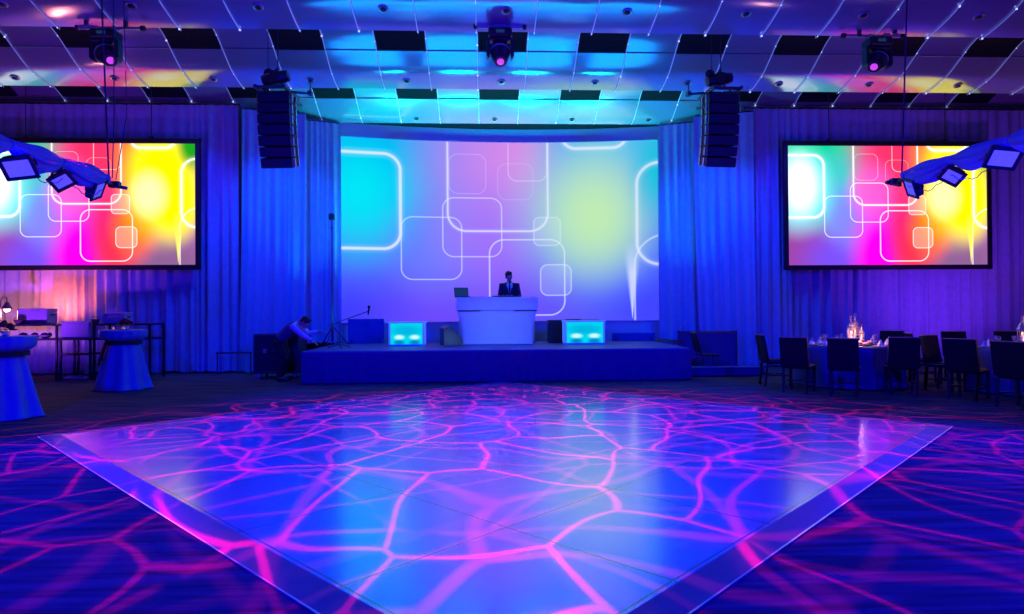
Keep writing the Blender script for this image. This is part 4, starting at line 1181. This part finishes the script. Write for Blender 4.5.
# ---------------------------------------------------------------- things left of the stage
# road case
k0, k1 = at(253, 374, Y=14.15), at(300, 374, Y=14.15); kz = at(275, 334, Y=14.15).z
t = thing('flight_case', 'tall black flight case on casters beside the left end of the stage', 'case', ((k0.x+k1.x)/2, 14.15, 0))
W = k1.x-k0.x-.05
mb = MB(); mb.box((0, .3, .12+(kz-.12)/2), (W, .6, kz-.12), bev=.012); mb.build('body', 'case', t)
for a in (-1, 1):
    for b_ in (.06, .54):
        mb = MB(); mb.tube([(a*(W/2-.1)-.02, b_, .05), (a*(W/2-.1)+.02, b_, .05)], .05, 14); mb.box((a*(W/2-.1), b_, .10), (.08, .08, .05)); mb.build('caster', 'greybox', t, smooth=True)
mb = MB()
for a in (-1, 1):
    for b_ in (-.005, .605): mb.box((a*(W/2-.005), b_, .12+(kz-.12)/2), (.03, .02, kz-.12))
mb.box((0, -.005, .15), (W, .015, .03)); mb.box((0, -.005, kz-.02), (W, .015, .03)); mb.box((0, -.006, kz*.62), (W, .012, .02))
mb.build('edging', 'dark_steel', t)
for a in (-.25, .25): MB().box((a, -.014, kz*.62), (.08, .012, .09), bev=.004).build('latch', 'steel', t)
# low rail before the drape, left of the case
q0, q1 = at(216, 353, Y=15.2), at(252, 353, Y=15.2)
t = thing('low_rail', 'thin low dark rail standing before the drape left of the flight case', 'rail', ((q0.x+q1.x)/2, 15.2, 0))
W = q1.x-q0.x
MB().tube([(-W/2, 0, q0.z), (W/2, 0, q0.z)], .02, 8).build('crossbar', 'dark_steel', t, smooth=True)
for s in (-1, 1):
    mb = MB(); mb.tube([(s*(W/2-.03), 0, 0), (s*(W/2-.03), 0, q0.z)], .016, 8); mb.box((s*(W/2-.03), 0, .01), (.05, .3, .02)); mb.build('post', 'dark_steel', t, smooth=True)
# tall stand
sp = at(332.5, 345, Y=15.2); stz = at(332.5, 219, Y=15.2).z-SZ
t = thing('tall_stand', 'very tall thin black stand with a small box on top, left on stage', 'stand', (sp.x, 15.2, SZ))
MB().tube([(0, 0, .1), (0, 0, stz*.5)], .024, 8).build('lower_pole', 'satin_black', t, smooth=True)
MB().tube([(0, 0, stz*.5), (0, 0, stz)], .015, 8).build('upper_pole', 'satin_black', t, smooth=True)
for k in range(3):
    a = k*2*PI/3+.4; MB().tube([(.38*math.cos(a), .38*math.sin(a), .014), (.02*math.cos(a), .02*math.sin(a), .45)], .012, 8).build('leg', 'satin_black', t, smooth=True)
MB().box((0, 0, stz+.05), (.13, .12, .15), bev=.015).build('sensor_box', 'satin_black', t)
mb = MB(); mb.tube([(0, 0, stz*.5-.05), (0, 0, stz*.5+.05)], .035, 8); mb.tube([(0, 0, stz-.25), (0, 0, stz-.2)], .03, 8); mb.build('collar', 'dark_steel', t, smooth=True)
# microphone on boom stand
mp_ = at(340, 345, Y=14.1); me_ = at(369, 311, Y=14.1); mk = at(340, 322, Y=14.1)
t = thing('microphone_stand', 'black microphone on a slanted boom stand, left on stage', 'microphone stand', (mp_.x, 14.1, SZ))
MB().tube([(0, 0, .02), (0, 0, mk.z-SZ)], .012, 8).build('pole', 'satin_black', t, smooth=True)
for k in range(3):
    a = k*2*PI/3+.9; MB().tube([(.28*math.cos(a), .28*math.sin(a), .012), (0, 0, .10)], .010, 8).build('leg', 'satin_black', t, smooth=True)
bx_ = me_.x-mp_.x; bz_ = me_.z-SZ
MB().tube([(-.25, 0, mk.z-SZ-.08), (bx_, 0, bz_)], .009, 8).build('boom', 'satin_black', t, smooth=True)
mb = MB(); mb.tube([(bx_-.02, 0, bz_-.08), (bx_, 0, bz_+.06)], [.016, .022], 10); mb.ball((bx_, 0, bz_+.09), .035, 12); mb.build('microphone', 'black', t, smooth=True)
# low dark masking at the foot of the projection screen
for (pa, pb_, lb) in ((348, 384, 'left'), (612, 655, 'right')):
    p0_, p1_ = at(pa, 330, Y=16.3), at(pb_, 330, Y=16.3); W = p1_.x-p0_.x; z = at(pa, 319 if lb == 'left' else 333, Y=16.3).z-SZ
    t = thing('low_masking_panel', 'low dark panel at the %s foot of the projection screen' % lb, 'panel', ((p0_.x+p1_.x)/2, 16.3, SZ))
    MB().box((0, 0, z/2), (W, .04, z), bev=.008).build('panel', 'lowpanel', t)
    for s in (-1, 1): MB().box((s*(W/2-.1), .06, .05), (.04, .2, .10)).build('foot', 'dark_steel', t)

# ---------------------------------------------------------------- people
REM = [('REMESH', dict(mode='VOXEL', voxel_size=.011, use_smooth_shade=True)), ('SMOOTH', dict(factor=.5, iterations=3))]
REMF = [('REMESH', dict(mode='VOXEL', voxel_size=.0065, use_smooth_shade=True)), ('SMOOTH', dict(factor=.5, iterations=2))]
def head_mesh(mb, c, fwd, upv, k_=1.08):
    """a head with brow, nose, cheeks, chin and ears around centre c, about .23 m tall"""
    f = Vector(fwd).normalized(); u = Vector(upv).normalized(); r_ = f.cross(u).normalized(); u = r_.cross(f)
    q = Matrix((r_, f, u)).transposed()
    def L(x, y, z): return Vector(c)+q @ Vector((x*k_, y*k_, z*k_))
    mb.ball(L(0, -.012, .03), .098, 18, sc=(.80, 1.0, .88), rot=q)       # skull
    mb.ball(L(0, .022, -.03), .075, 16, sc=(.82, .80, 1.02), rot=q)      # face
    mb.ball(L(0, .045, -.088), .035, 12, sc=(.95, .8, .7), rot=q)        # chin
    mb.ball(L(0, .068, .012), .03, 10, sc=(1.9, .55, .5), rot=q)         # brow
    mb.tube([L(0, .082, .008), L(0, .102, -.030), L(0, .085, -.040)], [.008, .014, .012], 8)   # nose
    mb.ball(L(0, .082, -.062), .014, 8, sc=(1.9, .7, .6), rot=q)         # lips
    for s in (-1, 1):
        mb.ball(L(s*.040, .062, -.02), .022, 8, rot=q)                   # cheeks
        mb.ball(L(s*.080, -.008, -.005), .026, 10, sc=(.35, .7, 1.15), rot=q)  # ears
    return L, q
def hand_mesh(mb, wrist, d, nrm, side, curl=.5):
    """palm, four unequal bent fingers and a thumb leaving the side of the palm"""
    d = Vector(d).normalized(); n = Vector(nrm).normalized(); s = d.cross(n).normalized(); n = s.cross(d)
    w = Vector(wrist)
    mb.tube([w-d*.02, w+d*.03, w+d*.085], [(.026, .020), (.038, .017), (.042, .014)], 12) if False else None
    q = Matrix((s, d, n)).transposed()
    mb.ball(w+d*.045, .05, 14, sc=(.84, 1.05, .32), rot=q)
    mb.tube([w-d*.03, w+d*.02], [.024, .026], 10)
    for k, (off, ln) in enumerate(((-.030, .072), (-.010, .082), (.011, .076), (.030, .060))):
        p0 = w+d*.075+s*off; a1 = curl*.5; p1 = p0+(d*math.cos(a1)-n*math.sin(a1))*ln*.42
        a2 = curl*1.2; p2 = p1+(d*math.cos(a2)-n*math.sin(a2))*ln*.32; a3 = curl*1.7; p3 = p2+(d*math.cos(a3)-n*math.sin(a3))*ln*.26
        mb.tube([p0, p1, p2, p3], [.0095, .009, .0085, .007], 8)
    tdir = (s*-side*.75+d*.6-n*.25).normalized()
    p0 = w+d*.02-s*side*.028; p1 = p0+tdir*.035; p2 = p1+(tdir+d*.5).normalized()*.030; mb.tube([p0, p1, p2], [.012, .011, .008], 8)
def person(label, pose, mats, loc, rz):
    t = thing('person', label, 'person', loc, rz)
    J = pose
    mb = MB()
    # body: one continuous surface
    mb.tube([J['pelvis'], J['waist'], J['chest'], J['neck0']], [(.155, .105), (.135, .095), (.165, .115), (.07, .06)], 18)
    mb.tube([J['neck0'], J['neck1']], [.062, .055], 12)
    L, q = head_mesh(mb, J['head'], J['face'], J['headup'])
    for s in ('l', 'r'):
        mb.tube([J['chest_up'], J['sh'+s], J['el'+s], J['wr'+s]], [.07, .055, .042, .027], 12)
        mb.tube([J['pelvis'], J['hip'+s], J['kn'+s], J['an'+s]], [.10, .088, .056, .040], 14)
        ft = Vector(J['ft'+s]); mb.tube([J['an'+s], (Vector(J['an'+s])+ft)/2+Vector((0, 0, -.01)), ft], [.04, .038, .03], 10)
        d = (Vector(J['wr'+s])-Vector(J['el'+s])).normalized()
        d = Vector(J.get('hd'+s, d))
        hand_mesh(mb, Vector(J['wr'+s])+d*.02, d, J.get('hn', (0, 0, 1)), 1 if s == 'l' else -1, J.get('curl', .5))
    mb.build('body', 'skin', t, mods=REMF)
    # eyes
    for s in (-1, 1):
        MB().ball(L(s*.031, .079, -.006), .011, 8).build('eye', 'eye', t, smooth=True)
    # hair: cap with fringe and sides
    mb = MB(); mb.ball(L(0, -.022, .045), .104, 18, sc=(.84, 1.02, .88), rot=q)
    mb.ball(L(0, .045, .098), .04, 12, sc=(1.6, .9, .6), rot=q)
    mb.ball(L(.02, .06, .088), .03, 10, sc=(1.5, .8, .5), rot=q)
    for s in (-1, 1): mb.ball(L(s*.07, .0, .03), .032, 10, sc=(.45, .9, 1.1), rot=q)
    mb.ball(L(0, -.085, -.02), .05, 12, sc=(1.2, .6, 1.1), rot=q)
    # trim what would cover the face
    mb.build('hair', 'hair', t, mods=REM)
    # clothes
    if mats['top'] == 'suit':
        mb = MB()
        mb.tube([Vector(J['pelvis'])-Vector((0, 0, .14)), J['pelvis'], J['waist'], J['chest'], Vector(J['chest'])+Vector((0, 0, .15)), J['neck0']],
                [(.20, .13), (.195, .13), (.175, .12), (.205, .135), (.19, .12), (.085, .07)], 22)
        for s in ('l', 'r'):
            mb.tube([J['chest_up'], J['sh'+s], J['el'+s], J['wr'+s]], [.085, .078, .058, .046], 14)
        mb.build('jacket', 'suit', t, mods=REM)
        ch = Vector(J['chest']); n0 = Vector(J['neck0'])
        # shirt front, collar, tie and lapels on the chest
        fy = 1 if True else 0
        prof_ = [(-.19, .162, .014), (-.05, .170, .045), (.06, .168, .068), (.13, .152, .080), (.185, .10, .065)]
        mb = MB(); mb.grid([[(u*w_, ch.y+y_-abs(u)*.02, ch.z+z_) for u in (-1, -.5, 0, .5, 1)] for z_, y_, w_ in prof_])
        mb.build('shirt_front', 'shirt', t, smooth=True, mods=[('SOLIDIFY', dict(thickness=.012))])
        mb = MB(); mb.tube([n0+Vector((0, 0, -.01)), n0+Vector((0, .004, .045))], [.072, .064], 18); mb.build('collar', 'shirt', t, smooth=True)
        mb = MB(); mb.grid([[(u*w_, ch.y+y_+.014, ch.z+z_) for u in (-1, 0, 1)] for z_, y_, w_ in [(-.18, .164, .012), (-.05, .172, .026), (.06, .170, .024), (.13, .154, .018), (.178, .108, .014)]])
        mb.ball((0, ch.y+.125, ch.z+.172), .022, 8, sc=(1, .7, 1)); mb.build('tie', 'tie', t, mods=[('SOLIDIFY', dict(thickness=.01))])
        for s in (-1, 1):
            mb = MB(); mb.add([(s*.012, ch.y+.165, ch.z-.17), (s*.075, ch.y+.160, ch.z+.03), (s*.10, ch.y+.135, ch.z+.10), (s*.07, n0.y+.085, n0.z-.0), (s*.045, ch.y+.155, ch.z+.05)], [(0, 1, 2, 3, 4)])
            mb.build('lapel', 'suit', t, mods=[('SOLIDIFY', dict(thickness=.012))])
    else:
        mb = MB()
        for s in ('l', 'r'):
            mb.tube([J['chest_up'], J['sh'+s], J['el'+s], Vector(J['el'+s]).lerp(Vector(J['wr'+s]), .92)], [.085, .072, .056, .040], 14)
        mb.tube([J['pelvis'], J['waist'], J['chest'], J['neck0']], [(.168, .118), (.15, .108), (.178, .126), (.075, .066)], 20)
        mb.build('shirt', 'shirt', t, mods=REM)
        mb = MB(); mb.tube([Vector(J['pelvis']).lerp(Vector(J['waist']), .35), J['waist'], J['chest'], Vector(J['chest']).lerp(Vector(J['neck0']), .62)], [(.176, .126), (.163, .12), (.193, .14), (.15, .115)], 20)
        mb.build('vest', 'vest', t, mods=REM)
    mb = MB()
    for s in ('l', 'r'):
        a, k = Vector(J['an'+s]), Vector(J['kn'+s])
        mb.tube([J['pelvis'], J['hip'+s], k, a+Vector((0, 0, .01))], [.125, .108, .078, .068], 16)
    mb.tube([J['pelvis'], Vector(J['pelvis']).lerp(Vector(J['waist']), .6)], [(.172, .122), (.16, .115)], 18)
    mb.build('trousers', 'trousers', t, mods=REM)
    for s in ('l', 'r'):
        a, f_ = Vector(J['an'+s]), Vector(J['ft'+s]); d = (f_-a); d.z = 0; d.normalize()
        g = a.copy(); g.z = J.get('ground', 0)
        mb = MB(); mb.tube([g-d*.05+Vector((0, 0, .045)), g+Vector((0, 0, .05)), g+d*.10+Vector((0, 0, .042)), g+d*.20+Vector((0, 0, .032))], [(.036, .04), (.045, .05), (.046, .038), (.034, .026)], 14)
        mb.build('shoe', 'satin_black', t, smooth=True)
    return t
# DJ: stands behind the booth, looks down to his right (image left)
dj = at(509.5, 300, Y=15.95)
J = dict(pelvis=(0, 0, .98), waist=(0, 0, 1.12), chest=(0, .01, 1.32), neck0=(0, -.005, 1.50), neck1=(.005, .02, 1.575), chest_up=(0, 0, 1.42),
         head=(.012, .035, 1.655), face=(-.42, .88, -.18), headup=(0, .12, 1),
         shl=(-.195, 0, 1.435), ell=(-.245, .04, 1.17), wrl=(-.16, .26, 1.09), shr=(.195, 0, 1.435), elr=(.245, .04, 1.17), wrr=(.15, .26, 1.09),
         hipl=(-.095, 0, .93), knl=(-.10, .02, .50), anl=(-.11, -.01, .09), ftl=(-.13, .15, .04), hipr=(.095, 0, .93), knr=(.10, .02, .50), anr=(.11, -.01, .09), ftr=(.13, .15, .04),
         hdl=(.1, .98, -.12), hdr=(-.1, .98, -.12), curl=.6)
person('person in a dark suit, white shirt and tie standing behind the white booth', J, dict(top='suit'), (dj.x, 15.98, SZ), PI)
# crew member: bent forward beside the stage end, reaching to the right over the deck (local +y = towards the stage)
cp = at(287, 376, Z=0)
CX, CY = at(287, 372, Y=13.75).x, 13.75
J = dict(pelvis=(0, -.02, .86), waist=(0, .08, .98), chest=(0, .25, 1.12), neck0=(0, .40, 1.215), neck1=(0, .455, 1.235), chest_up=(0, .33, 1.17),
         head=(0, .53, 1.235), face=(0, .75, -.66), headup=(0, .66, .75),
         shl=(-.18, .33, 1.16), ell=(-.20, .52, 1.00), wrl=(-.14, .78, 1.04), shr=(.18, .33, 1.16), elr=(.20, .55, .98), wrr=(.14, .72, .86),
         hipl=(-.09, -.02, .82), knl=(-.11, .08, .46), anl=(-.13, -.06, .09), ftl=(-.13, .10, .04), hipr=(.09, -.02, .82), knr=(.11, .12, .47), anr=(.13, .02, .09), ftr=(.13, .18, .04),
         hdl=(.05, .99, -.1), hdr=(0, .85, -.5), curl=.35)
person('person in white shirt and dark vest bending over the left end of the stage', J, dict(top='vest'), (CX-.12, CY, 0), R(-97))
